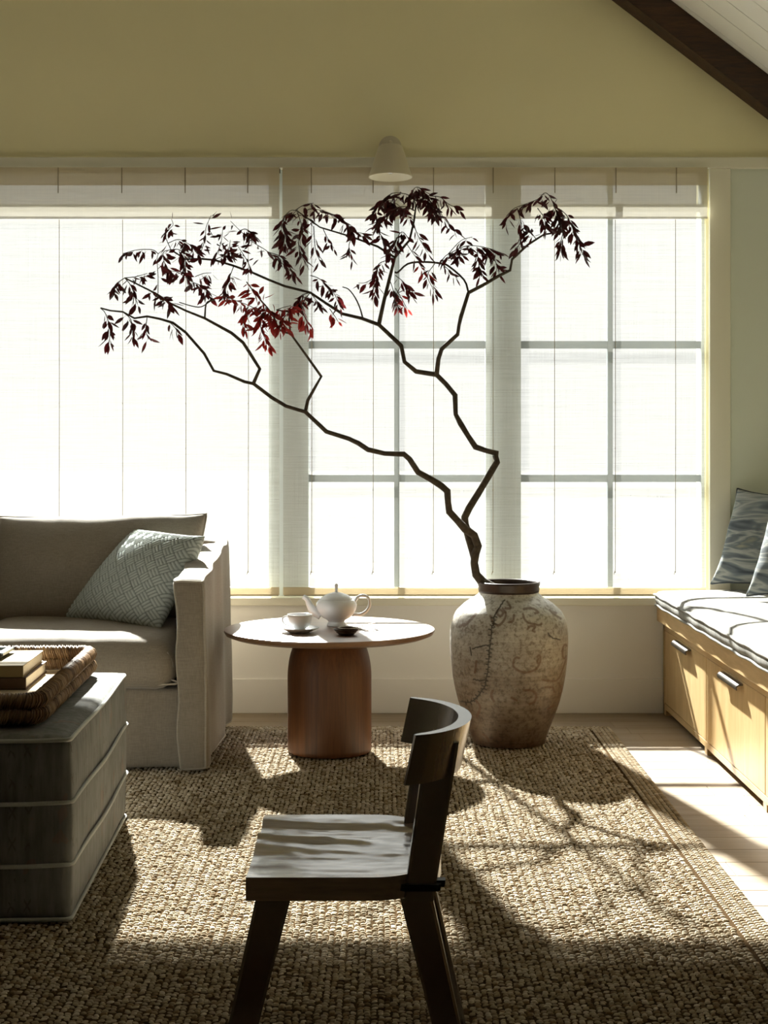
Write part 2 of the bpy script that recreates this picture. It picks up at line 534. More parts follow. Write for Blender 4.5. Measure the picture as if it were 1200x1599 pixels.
def mk_ottoman():
    n = N('faded_print_cotton')
    sx = n.node('ShaderNodeSeparateXYZ'); n.link(n.coords(), sx.inputs[0])
    u = n.math('ADD', sx.outputs['X'], sx.outputs['Y']); v = sx.outputs['Z']
    st = n.noise((60, 60, 7), 1.0, 4, 0.65); bl = n.noise(k=9, detail=3)
    base = n.ramp(n.math('ADD', n.math('MULTIPLY', st, 0.6), n.math('MULTIPLY', bl, 0.4)), [(0.35, (0.125, 0.125, 0.115)), (0.62, (0.235, 0.235, 0.225))])
    # little chevrons in pairs
    fu = n.math('SUBTRACT', n.math('FRACT', n.math('MULTIPLY', u, 24.0)), 0.5)
    fv = n.math('SUBTRACT', n.math('FRACT', n.math('MULTIPLY', v, 13.0)), 0.5)
    ch = n.math('ABSOLUTE', n.math('SUBTRACT', n.math('ABSOLUTE', fv), n.math('MULTIPLY', n.math('ABSOLUTE', fu), 0.9)))
    m1 = n.math('LESS_THAN', ch, 0.06); m2 = n.math('LESS_THAN', n.math('ABSOLUTE', fu), 0.22)
    pr = n.math('FRACT', n.math('MULTIPLY', u, 6.0)); m3 = n.math('LESS_THAN', pr, 0.5)
    msk = n.math('MULTIPLY', n.math('MULTIPLY', m1, m2), m3)
    fade = n.math('GREATER_THAN', n.noise(k=22, detail=2), 0.47)
    msk = n.math('MULTIPLY', n.math('MULTIPLY', msk, fade), 0.6)
    c = n.mix(msk, base, (0.10, 0.085, 0.075))
    red = n.math('MULTIPLY', n.math('GREATER_THAN', n.noise((16, 16, 9), 1.0, 2), 0.66), 0.25)
    c = n.mix(red, c, (0.28, 0.14, 0.10))
    n.color(c)
    n.b.inputs['Roughness'].default_value = 0.9
    n.bump(st, 0.15, 0.001)
    return n.m
M['ottoman'] = mk_ottoman()
M['ottopipe'] = linen('ottoman_piping', (0.40, 0.41, 0.38), (0.48, 0.49, 0.46), 300)


def mk_throw():
    n = N('woven_blue_green')
    r = n.attr('relief'); nz = n.noise(k=220, detail=2)
    f = n.math('ADD', n.math('MULTIPLY', r, 0.8), n.math('MULTIPLY', nz, 0.2))
    n.color(n.ramp(f, [(0.1, (0.15, 0.175, 0.165)), (0.5, (0.36, 0.40, 0.38)), (0.9, (0.54, 0.59, 0.57))]))
    n.b.inputs['Roughness'].default_value = 0.9
    n.bump(nz, 0.25, 0.001)
    return n.m
M['throw'] = mk_throw()


def mk_wave():
    n = N('blue_grey_wave_cloth')
    nz = n.node('ShaderNodeTexNoise'); nz.inputs['Scale'].default_value = 1.0; nz.inputs['Detail'].default_value = 3; nz.inputs['Distortion'].default_value = 0.9
    n.link(n.coords((3.2, 3.2, 19)), nz.inputs['Vector'])
    c = n.ramp(nz.outputs['Fac'], [(0.30, (0.035, 0.045, 0.055)), (0.42, (0.11, 0.13, 0.14)), (0.50, (0.30, 0.31, 0.28)), (0.58, (0.10, 0.12, 0.13)), (0.70, (0.32, 0.30, 0.20))])
    n.color(c); n.b.inputs['Roughness'].default_value = 0.85
    n.bump(n.noise(k=300, detail=2), 0.2, 0.001)
    return n.m
M['wave'] = mk_wave()


def mk_seatcushion():
    n = N('shadow_banded_cream_linen')
    sx = n.node('ShaderNodeSeparateXYZ'); n.link(n.coords(), sx.inputs[0])
    wob = n.math('MULTIPLY', n.noise(k=4, detail=2), 0.05)
    y = n.math('ADD', sx.outputs['Y'], wob)
    fr = n.math('FRACT', n.math('MULTIPLY', y, 14.0))
    st = n.math('MULTIPLY', n.math('LESS_THAN', fr, 0.3), 0.35)  # grey bands put the shadows of the window bars into the cushion colour
    nz = n.noise((200, 200, 200), 1.0, 2)
    c = n.mix(st, n.ramp(nz, [(0.3, (0.235, 0.225, 0.20)), (0.7, (0.29, 0.28, 0.255))]), (0.14, 0.14, 0.137))
    n.color(c); n.b.inputs['Roughness'].default_value = 0.9
    n.bump(nz, 0.2, 0.001)
    return n.m
M['mattress'] = mk_seatcushion()

# ------------------------------------------------------------------ the room shell
WALL = 6.667
XL, XR, YB = -4.2, 1.97, -3.5
WX0, WX1, WZ0, WZ1 = -3.0, 1.441, 0.512, 2.412      # window opening


def slope(x):
    return 2.80 - 0.765 * (x - 1.683)
RIDGE = -0.95
ZR = slope(XR); ZP = slope(RIDGE); ZL = ZP - 0.765 * (RIDGE - XL)

wall_geo = join(
    box(XL, XR, WALL, WALL + 0.20, -0.05, WZ0),
    box(XL, WX0, WALL, WALL + 0.20, WZ0, WZ1),
    box(WX1, XR, WALL, WALL + 0.20, WZ0, WZ1),
    prism([(XL, WZ1), (XR, WZ1), (XR, ZR + 0.15), (RIDGE, ZP + 0.15), (XL, ZL + 0.15)], WALL, WALL + 0.20))
tag(obj('wall_back', wall_geo, M['wall']), 'olive beige gable wall around the row of shaded windows', kind='structure')
tag(obj('wall_right', box(XR, XR + 0.15, YB, WALL + 0.2, -0.05, ZR + 0.1), M['wall']), 'plain side wall behind the window bench', kind='structure')
tag(obj('wall_left', box(XL - 0.15, XL, YB, WALL + 0.2, -0.05, ZL + 0.15), M['rear']), 'dark umber side wall beyond the sofa', kind='structure')
tag(obj('wall_rear', prism([(XL, -0.05), (XR, -0.05), (XR, ZR + 0.15), (RIDGE, ZP + 0.15), (XL, ZL + 0.15)], YB - 0.15, YB), M['rear']),
    'dark umber gable wall facing the windows', kind='structure')

# ceiling: backing slab and tongue-and-groove boards running down the slope
ceil = obj('ceiling', join(
    prism([(RIDGE, ZP + 0.02), (XR + 0.1, slope(XR + 0.1) + 0.02), (XR + 0.1, slope(XR + 0.1) + 0.16), (RIDGE, ZP + 0.16)], YB, WALL),
    prism([(XL - 0.1, ZL - 0.0765 + 0.02), (RIDGE, ZP + 0.02), (RIDGE, ZP + 0.16), (XL - 0.1, ZL - 0.0765 + 0.16)], YB, WALL)), M['ceil'])
tag(ceil, 'pale sloping ceiling of grooved boards', kind='structure')
y = 6.536 + 0.13
while y > 3.2:
    y0 = y - 0.17
    g = prism([(RIDGE, ZP), (XR, ZR), (XR, ZR + 0.02), (RIDGE, ZP + 0.02)], y0 + 0.002, y - 0.002)
    obj('plank', g, M['ceil'], ceil)
    y = y0

# rafter lying against the gable wall
bz = lambda x: slope(x) - 0.118 * 1.2576
beam = obj('ceiling_beam', join(prism([(RIDGE, bz(RIDGE)), (XR, bz(XR)), (XR, ZR - 0.001), (RIDGE, ZP - 0.001)], WALL - 0.125, WALL - 0.001)), M['beam'])
tag(beam, 'dark brown timber rafter sloping along the gable wall', kind='structure')

# floor of oak boards running across the view
floor = obj('floor', box(XL, XR, YB, WALL + 0.1, -0.06, -0.012), M['dark'])
tag(floor, 'pale oak board floor', kind='structure')
yb = WALL + 0.06; pw = 0.135; row = 0
while yb > 1.2:
    cuts = [XL] + sorted(random.uniform(a, a + 0.9) for a in (-3.0, -0.6, 0.95)) + [XR]
    for a, b in zip(cuts[:-1], cuts[1:]):
        obj('plank', box(a + 0.0006, b - 0.0006, yb - pw + 0.0007, yb - 0.0007, -0.012, 0.0, 0.001), M['oak'], floor)
    yb -= pw; row += 1
obj('plank', box(XL, XR, YB, yb, -0.012, 0.0), M['oak'], floor)

# trims
tag(obj('trim_1', box(XL, XR, WALL - 0.030, WALL, 2.408, 2.456, 0.002), M['trim']), 'flat cream head trim running above the windows', kind='structure')
tag(obj('trim_2', join(box(XL, 1.245, WALL - 0.035, WALL, 0.478, 0.512, 0.002), box(WX0, WX1, WALL, WALL + 0.10, 0.502, 0.514)), M['trim']), 'cream sill trim below the shades', kind='structure')
tag(obj('trim_3', box(1.4525, 1.546, WALL - 0.022, WALL, 0.52, 2.408, 0.002), M['trim']), 'cream casing at the right end of the windows', kind='structure')
tag(obj('trim_5', box(1.546, XR, WALL - 0.004, WALL, 0.52, 2.408), M['trimcool']), 'pale grey green panel between the casing and the side wall', kind='structure')
tag(obj('trim_4', box(XL, 1.25, WALL - 0.004, WALL, 0.15, 0.478), M['wallow']), 'cream panel below the window sill', kind='structure')
tag(obj('baseboard_back', box(XL, 1.25, WALL - 0.016, WALL, 0.0, 0.152, 0.002), M['wallow']), 'tall cream baseboard under the windows', kind='structure')

# windows: px edges read at the frame plane
YF = WALL + 0.032
fx = lambda px: (px - VX) * YF / F
fz = lambda py: CH - (py - VY) * YF / F


def window(name, x0, x1, xs_mull, zs_mull, label, z0=0.513, z1=2.411, jl=0.05, jr=0.05, zb=0.548, zt=2.400):
    fr = join(box(x0, x0 + jl, YF, YF + 0.07, z0, z1), box(x1 - jr, x1, YF, YF + 0.07, z0, z1),
              box(x0 + jl, x1 - jr, YF, YF + 0.07, z0, zb), box(x0 + jl, x1 - jr, YF, YF + 0.07, zt, z1))
    wd = obj(name, fr, M['frame'])
    tag(wd, label, kind='structure')
    for x in xs_mull:
        obj('mullion', box(x - 0.0115, x + 0.0115, YF + 0.008, YF + 0.045, zb, zt), M['sash'], wd)
    for z in zs_mull:
        obj('muntin', box(x0 + jl, x1 - jr, YF + 0.012, YF + 0.034, z - 0.0165, z + 0.0165), M['sash'], wd)
    xs = [x0 + jl] + list(xs_mull) + [x1 - jr]; zs = [zb] + sorted(zs_mull) + [zt]
    for a, b in zip(xs[:-1], xs[1:]):
        for c, d in zip(zs[:-1], zs[1:]):
            obj('pane', box(a, b, YF + 0.022, YF + 0.028, c, d), M['glass'], wd)
    return wd

zm = [fz(747), fz(538), fz(324)]
window('window_1', WX0, fx(449), [], [fz(324)], 'large undivided picture window behind the long shade over the sofa', jl=0.08, jr=fx(449) - fx(420))
window('window_2', fx(449), fx(786), [fx(620)], zm, 'divided sash of eight panes behind the branch', jl=fx(482) - fx(449), jr=fx(786) - fx(759))
window('window_3', fx(786), WX1, [fx(954)], zm, 'divided sash of eight panes beside the window bench', jl=fx(814) - fx(786), jr=WX1 - fx(1096))

# outside: a pale sunlit terrace below the windows
tag(obj('ground', box(-40, 40, WALL + 0.2, 80, -0.6, -0.35), M['gravel']), 'pale sunlit terrace outside the windows', kind='structure')

# ------------------------------------------------------------------ roman shades
YS = 6.635
sx_ = lambda px, Y=YS: (px - VX) * Y / F
sz_ = lambda py, Y=YS: CH - (py - VY) * Y / F


def sheet(x0, x1, z0, z1, Y, th=0.0012, nx=30, nz=24, wob=0.003, seed=0.0):
    v, f = [], []
    for k, off in ((0, 0), (1, th)):
        for i in range(nx + 1):
            for j in range(nz + 1):
                x = x0 + (x1 - x0) * i / nx; z = z0 + (z1 - z0) * j / nz
                d = wob * noise.noise(Vector((x * 2.0 + seed, z * 1.3, 0))) * (1 - j / nz)
                v.append((x, Y + d + off, z))
    m = nz + 1; n0 = (nx + 1) * m
    for i in range(nx):
        for j in range(nz):
            f.append([i * m + j, (i + 1) * m + j, (i + 1) * m + j + 1, i * m + j + 1])
    return (v[:n0], f)


def shade(x0, x1, cords, label, seed):
    t = thing('roman_shade', ((x0 + x1) / 2, YS, sz_(931)), label, 'shade')
    obj('fabric', sheet(x0, x1, sz_(920), 2.405, YS, seed=seed), M['shade'], t, smooth=True)
    va = obj('valance', sheet(x0 - 0.002, x1 + 0.002, sz_(343), 2.405, YS - 0.022, wob=0.004, seed=seed + 3), M['valance'], t, smooth=True)
    obj('heading', sheet(x0 - 0.002, x1 + 0.002, sz_(291), 2.406, YS - 0.026, nz=4, wob=0.001, seed=seed + 5), M['hem'], va, smooth=True)
    hm = obj('hem', join(sheet(x0, x1, sz_(929), sz_(917), YS - 0.003, nz=2, wob=0.002, seed=seed), sheet(x0, x1, sz_(929), sz_(917), YS + 0.006, nz=2, wob=0.002, seed=seed)), M['hem'], t, smooth=True)
    obj('hem_bar', box(x0 + 0.004, x1 - 0.004, YS - 0.002, YS + 0.005, sz_(930.5), sz_(928)), M['cord'], hm)
    obj('headrail', box(x0 + 0.002, x1 + 0.003, YS + 0.004, YS + 0.024, 2.388, 2.406), M['headrail'], t)
    for px in cords:
        x = sx_(px)
        pts = [(x, YS - 0.006, sz_(343)), (x + 0.001, YS - 0.006, sz_(620)), (x, YS - 0.006, sz_(890)), (x - 0.006, YS - 0.007, sz_(897))]
        c = obj('cord', tube(pts, 0.0013, 5), M['cord'], t)
        kn = join(*[lathe([(0.0005, -0.003), (0.003, 0), (0.0005, 0.003)], (x, YS - 0.007, sz_(py)), 6) for py in (425, 560, 630, 700, 765, 893)])
        obj('knots', kn, M['cord'], c)['kind'] = 'stuff'
        obj('pleat_stitch', tube([(x, YS - 0.0275, 2.404), (x, YS - 0.0275, sz_(303))], 0.0022, 5), M['cord'], c)
    return t

shade(-2.96, sx_(436.5), [-3, 93, 192, 290.5, 388], 'wide sheer linen roman shade hanging behind the sofa', 1.0)
shade(sx_(442.5), sx_(1103), [487, 583, 677, 770, 866, 961, 1055], 'sheer linen roman shade hanging behind the branch and jar', 9.0)

# ------------------------------------------------------------------ wall lamp above the windows
LX = (610 - VX) * 6.5 / F
lamp = thing('wall_lamp', (LX, WALL - 0.01, 2.50), 'small cream cone-shaded sconce fixed above the window trim', 'lamp')
YA = 6.515


def disc_y(c, r, th, n=32):
    v = [(c[0] + r * math.cos(a), c[1] + d, c[2] + r * math.sin(a)) for d in (0, th) for a in np.arange(n) * 2 * math.pi / n]
    return v, [list(range(n)), list(range(n, 2 * n))[::-1]] + [[i, i + n, (i + 1) % n + n, (i + 1) % n] for i in range(n)]
obj('backplate', disc_y((LX, WALL - 0.022, 2.502), 0.050, 0.022), M['cream'], lamp, smooth=True, sharp=40)
obj('arm', tube([(LX, WALL - 0.015, 2.502), (LX, 6.55, 2.502), (LX, YA, 2.490), (LX, YA, 2.470)], 0.011, 10), M['cream'], lamp, smooth=True)
obj('knob', join(disc_y((LX - 0.038, YA - 0.028, 2.478), 0.008, 0.02, 14), tube([(LX - 0.045, YA - 0.018, 2.478), (LX + 0.03, YA - 0.018, 2.478)], 0.005, 8)), M['cream'], lamp)


def tilt_x(geo, a, c):
    v = np.asarray(geo[0], float) - np.array(c)
    ca, sa = math.cos(a), math.sin(a)
    return np.stack([v[:, 0], v[:, 1] * ca - v[:, 2] * sa, v[:, 1] * sa + v[:, 2] * ca], 1) + np.array(c), geo[1]
sc_c = (LX, YA, 2.482)
TL = math.radians(-2)
obj('lamp_shade', tilt_x(lathe([(0.02, 0.004), (0.046, 0.0), (0.053, -0.006), (0.093, -0.130), (0.095, -0.138), (0.092, -0.138)], sc_c, 40, False), TL, sc_c), M['cream'], lamp, smooth=True, sharp=50)
obj('shade_lining', tilt_x(lathe([(0.0915, -0.1375), (0.050, -0.010), (0.01, -0.006)], sc_c, 40, False, True), TL, sc_c), M['creamin'], lamp, smooth=True)
obj('bulb', tilt_x(lathe([(0.012, -0.01), (0.014, -0.04), (0.030, -0.07), (0.034, -0.09), (0.026, -0.112), (0.006, -0.122)], sc_c, 20), TL, sc_c), M['china'], lamp, smooth=True)

# ------------------------------------------------------------------ braided jute rug
RZ = 0.0145
RX0, RX1, RY0, RY1 = -2.3, 0.958, 1.6, 6.31
rug = obj('area_rug', box(RX0, RX1, RY0, RY1, 0.0, 0.006), M['rugbase'], loc=(0, 4, 0))
tag(rug, 'large braided jute rug with a stitched border on the oak floor', 'rug')


def beads(cx, cy, lx, ly, h, ang, tint, name, parent, seam=None):
    n = len(cx)
    K = 6
    a = np.arange(K) * 2 * math.pi / K
    rings = [(1.0, 0.0), (0.72, 0.72)]
    loc = [(r * math.cos(t), r * math.sin(t), z) for r, z in rings for t in a] + [(0, 0, 1.0)]
    loc = np.array(loc)                                             # 13 verts
    X = loc[:, 0][None] * lx[:, None]; Y = loc[:, 1][None] * ly[:, None]
    ca, sa = np.cos(ang)[:, None], np.sin(ang)[:, None]
    vx = cx[:, None] + X * ca - Y * sa; vy = cy[:, None] + X * sa + Y * ca
    vz = 0.004 + loc[:, 2][None] * h[:, None]
    co = np.stack([vx, vy, vz], -1).reshape(-1, 3)
    fc = [[k, (k + 1) % K, K + (k + 1) % K, K + k] for k in range(K)]
    tr = [[K + k, K + (k + 1) % K, 2 * K] for k in range(K)]
    m = 2 * K + 1
    base = (np.arange(n) * m)[:, None, None]
    quads = (np.array(fc)[None] + base).reshape(-1); tris = (np.array(tr)[None] + base).reshape(-1)
    me = bpy.data.meshes.new(name)
    pl = np.array(world_loc(parent))
    me.vertices.add(len(co)); me.vertices.foreach_set('co', (co - pl).astype(np.float32).reshape(-1))
    nq, nt = len(quads) // 4, len(tris) // 3
    me.loops.add(len(quads) + len(tris)); me.loops.foreach_set('vertex_index', np.concatenate([quads, tris]).astype(np.int32))
    me.polygons.add(nq + nt)
    starts = np.concatenate([np.arange(nq) * 4, nq * 4 + np.arange(nt) * 3]).astype(np.int32)
    me.polygons.foreach_set('loop_start', starts)
    me.update(calc_edges=True); me.validate()
    me.polygons.foreach_set('use_smooth', np.ones(nq + nt, dtype=bool))
    me.materials.append(M['rug'])
    o = bpy.data.objects.new(name, me); COL.objects.link(o); o.parent = parent
    vcol(o, 'tint', np.repeat(tint, m))
    o['kind'] = 'stuff'
    return o

BD = 0.083                                                          # border width
PX, PY = 0.0148, 0.0168
gx, gy = np.meshgrid(np.arange(-1.42, RX1 - BD - 0.004, PX), np.arange(2.25, RY1 - BD - 0.004, PY), indexing='ij')
ix = np.arange(gx.shape[0])[:, None] + 0 * gx.astype(int)
colphase = RNG.random(gx.shape[0])[:, None]
gy2 = gy + PY * 0.5 * (ix % 2) + PY * 0.35 * colphase
keep = ~((gx < -0.90) & (gy > 3.9) & (gy < 4.7)) & ~((gx < -0.80) & (gy > 5.55)) & ~((gx < -1.25) & (gy < 3.6))
cx, cy = gx[keep], gy2[keep]
odd = (ix % 2)[keep]
n = len(cx)
coltint = (RNG.random(gx.shape[0]) * 0.16)[:, None] + 0 * gx
tint = 0.40 + coltint[keep] + RNG.normal(0, 0.20, n)
tint[RNG.random(n) < 0.012] = 0.02
beads(cx + RNG.normal(0, 0.0016, n), cy + RNG.normal(0, 0.0022, n), np.full(n, 0.0092) * RNG.uniform(0.9, 1.1, n), np.full(n, 0.0057) * RNG.uniform(0.8, 1.2, n),
      RNG.uniform(0.0045, 0.0085, n), np.where(odd, 0.5, -0.5) + RNG.normal(0, 0.18, n), np.clip(tint, 0.02, 1), 'braided_field', rug)
# border rows run along the edge
bx, by, ba, bt = [], [], [], []
for k in range(5):
    x = RX1 - 0.008 - k * 0.0165
    ys = np.arange(2.25, RY1 - 0.006 - k * 0.0165, PY) + PY * 0.5 * (k % 2)
    bx += [x] * len(ys); by += list(ys); ba += [(0.35 if k % 2 else -0.35)] * len(ys); bt += [0.34 + 0.05 * (k % 3)] * len(ys)
    yy = RY1 - 0.008 - k * 0.0165
    xs = np.arange(-0.72, RX1 - 0.006 - k * 0.0165, PY) + PY * 0.5 * (k % 2)
    bx += list(xs); by += [yy] * len(xs); ba += [math.pi / 2 + (0.35 if k % 2 else -0.35)] * len(xs); bt += [0.34 + 0.05 * (k % 3)] * len(xs)
n = len(bx)
beads(np.array(bx), np.array(by) , np.full(n, 0.0098), np.full(n, 0.0074), RNG.uniform(0.005, 0.0078, n), np.array(ba) + RNG.normal(0, 0.12, n),
      np.clip(np.array(bt) + RNG.normal(0, 0.12, n), 0.02, 1), 'braided_border', rug)

# ------------------------------------------------------------------ sofa
sofa = thing('sofa', (-1.55, 5.9, 0.0), 'slipcovered linen sofa with loose cushions under the left window', 'sofa')


def skirt_warp(p, u):
    q = p.copy()
    for i in range(len(q)):
        k = max(0.0, 1 - (q[i, 2]) / 0.35)
        q[i, 1] += 0.006 * k * math.sin(q[i, 0] * 23 + 1.0)
    return q
obj('base', rbox(-2.40, -0.70, 5.435, 6.28, RZ + 0.006, 0.31, 0.012, (24, 8, 8), wrinkle=0.004, wscale=4, warp=skirt_warp), M['sofa'], sofa, smooth=True)
obj('back', rbox(-2.45, -0.675, 6.17, 6.315, 0.02, 0.80, 0.03, (18, 4, 10), wrinkle=0.005, wscale=4), M['sofa'], sofa, smooth=True)


EDGE = {}


def make_arm(x0, x1, side):
    def warp(p, u):
        q = p.copy()
        t = (q[:, 1] - 5.37) / (6.31 - 5.37)
        h = np.clip(q[:, 2] / 0.69, 0, 1)
        q[:, 2] += h ** 2 * (0.105 * np.clip(t, 0, 1) ** 0.8 + 0.002 * np.sin(t * 34 + 0.8) * (h > 0.95))
        for i in range(len(q)):
            k = 1 - h[i]
            q[i, 0] += side * 0.014 * k * (0.5 + 0.5 * math.sin(q[i, 1] * 14 + 0.5)) + 0.004 * math.sin(q[i, 1] * 21 + q[i, 2] * 5)
            q[i, 1] += -0.012 * k + 0.005 * math.sin(q[i, 2] * 22)
            if u[i, 1] < -0.7 and u[i, 0] < 0: q[i, 0] += 0.005 * math.sin(q[i, 2] * 24 + 1.0)
        EDGE['p'] = q; EDGE['u'] = u
        return q
    return rbox(x0, x1, 5.39, 6.315, RZ + 0.006, 0.695, 0.022, (6, 30, 20), wrinkle=0.005, wscale=5.5, warp=warp)
def pipe_line(pts, r=0.0045, sub=6, n=7):
    a, b = smooth_path(pts, [r] * len(pts), sub)
    return tube(a, b, n)
obj('arm', make_arm(-2.48, -2.37, -1), M['sofa'], sofa, smooth=True)
arm = obj('arm', make_arm(-0.742, -0.632, 1), M['sofa'], sofa, smooth=True)


def edge_path(sx, sy, sz, axis):
    """the row of arm vertices along one box edge, so that the piping lies on the seam"""
    u, p = EDGE['u'], EDGE['p']
    m_ = np.ones(len(u), bool)
    for k, v in enumerate((sx, sy, sz)):
        if v: m_ &= np.abs(u[:, k] - v) < 1e-6
    q = p[m_]
    return q[np.argsort(q[:, axis])]
for e in (edge_path(-1, -1, 0, 2), edge_path(1, -1, 0, 2), edge_path(-1, 0, 1, 1), edge_path(1, 0, 1, 1), edge_path(0, -1, 1, 0), edge_path(1, 1, 0, 2)):
    obj('piping', pipe_line(e, 0.0042, 2), M['sofapipe'], arm, smooth=True)
for e in (edge_path(0, -1, -1, 0), edge_path(1, 0, -1, 1)):
    obj('hem', pipe_line(e + np.array((0.002, 0, 0.004)), 0.0035, 2), M['sofapipe'], arm, smooth=True)


def seat_warp(p, u):
    q = p.copy()
    q[:, 2] -= 0.012 * np.clip((5.6 - q[:, 1]) / 0.25, 0, 1) ** 2
    return q
for a, b in ((-1.56, -0.738), (-2.365, -1.565)):
    sc = obj('seat_cushion', rbox(a, b, 5.365, 6.20, 0.312, 0.478, 0.075, (22, 18, 8), crown=0.030, wrinkle=0.006, wscale=5, warp=seat_warp), M['sofa'], sofa, smooth=True)
    pts = [(a + 0.03, 5.392, 0.335), (b - 0.05, 5.392, 0.33), (b - 0.022, 5.42, 0.35), (b - 0.012, 5.41, 0.40), (b - 0.03, 5.405, 0.445)]
    obj('piping', pipe_line(pts, 0.004), M['sofapipe'], sc, smooth=True)
for a, b, s in ((-1.565, -0.712, 0.0), (-2.42, -1.57, 5.0)):
    g, uv, rim = pillow((a, 6.01, 0.455), (b - 0.01, 6.01, 0.455), (a, 6.16, 0.895), (b, 6.14, 0.905), 0.25, 36, 0.035, 0.012, 4.5, seed=s)
    bc = obj('back_cushion', g, M['sofa'], sofa, smooth=True)
    obj('piping', tube(rim[::2], 0.0045, 6, True), M['sofapipe'], bc, smooth=True)

# woven throw pillow leaning in the sofa corner
def basket(U, V):
    a = (U + V) / math.sqrt(2) * 5.6 + 40; b = (U - V) / math.sqrt(2) * 5.6 + 40
    # interlaced strips, three ribs each: herring-like parquet
    ia, ib = np.floor(a), np.floor(b)
    fa, fb = a - ia, b - ib
    par = ((ia + ib) % 2).astype(int)
    s = np.where(par == 0, fa, fb); l = np.where(par == 0, fb, fa)
    rib = np.abs(np.sin(s * math.pi * 3)) ** 0.7
    rib *= np.clip(np.minimum(l, 1 - l) * 14, 0.25, 1)
    return rib
g, uv, rim = pillow((-1.272, 5.985, 0.492), (-0.835, 5.665, 0.487), (-0.985, 6.065, 0.850), (-0.675, 5.775, 0.838), 0.17, 150, 0.06, 0.006, 5.0,
                    front=lambda U, V: 0.0045 * basket(U, V), seed=2.0)
tp = obj('throw_pillow', g, M['throw'], loc=(-0.95, 5.85, 0.49), smooth=True)
tag(tp, 'square blue green throw pillow with woven lattice, leaning in the sofa corner', 'pillow')
vcol(tp, 'relief', basket(uv[:, 0], uv[:, 1]))

# ------------------------------------------------------------------ ottoman
OA = math.radians(2.2)
oc = (-0.769, 3.725, 0)
ott = thing('ottoman', (-1.3, 4.25, RZ), 'large square ottoman in faded printed cotton with piped bands', 'ottoman')
OX0, OX1, OY0, OY1 = -1.95, -0.769, 3.725, 4.77
body = rbox(OX0, OX1, OY0, OY1, RZ, 0.470, 0.014, (22, 20, 12), crown=0.012, puff=0.006, wrinkle=0.003, wscale=5)
obj('body', rot_z(body, OA, oc), M['ottoman'], ott, smooth=True)


def loop_pts(z, out=0.006, wob=0.0, nseg=14, inset=0.0):
    r = 0.016
    pts = []
    cs = [(OX1 - r, OY0 + r, -90), (OX1 - r, OY1 - r, 0), (OX0 + r, OY1 - r, 90), (OX0 + r, OY0 + r, 180)]
    for ci, (x, y, a0) in enumerate(cs):
        for k in range(5):
            a = math.radians(a0 + k * 22.5)
            pts.append((x + (r + out) * math.cos(a), y + (r + out) * math.sin(a), z))
        nx, ny, na = cs[(ci + 1) % 4]
        a = math.radians(a0 + 90); p0 = (x + (r + out) * math.cos(a), y + (r + out) * math.sin(a)); p1 = (nx + (r + out) * math.cos(a), ny + (r + out) * math.sin(a))
        for k in range(1, nseg):
            t = k / nseg; bul = 0.006 * (1 - (2 * t - 1) ** 2) if wob else 0
            pts.append((p0[0] * (1 - t) + p1[0] * t + bul * math.cos(a), p0[1] * (1 - t) + p1[1] * t + bul * math.sin(a), z + wob * math.sin(t * 9 + ci)))
    return pts
for z, o_, w_ in ((0.462, -0.001, 0.002), (0.309, 0.006, 0.0035), (0.155, 0.006, 0.0035), (0.018, 0.001, 0.0)):
    g = tube(loop_pts(z, o_, w_), 0.0056, 6, True)
    obj('piping', rot_z(g, OA, oc), M['ottopipe'], ott, smooth=True)

# ------------------------------------------------------------------ tray on the ottoman
OT = 0.485                                                          # top of the ottoman
TX0, TX1, TY0, TY1 = -1.55, -0.868, 3.80, 4.69
trc = (TX1, TY0, 0)
tray = thing('woven_tray', (-1.2, 4.2, OT), 'brown rectangular woven cane tray on the ottoman', 'tray')
obj('base', rot_z(box(TX0 + 0.015, TX1 - 0.015, TY0 + 0.015, TY1 - 0.015, OT, OT + 0.008, 0.002), OA, trc), M['tray'], tray)


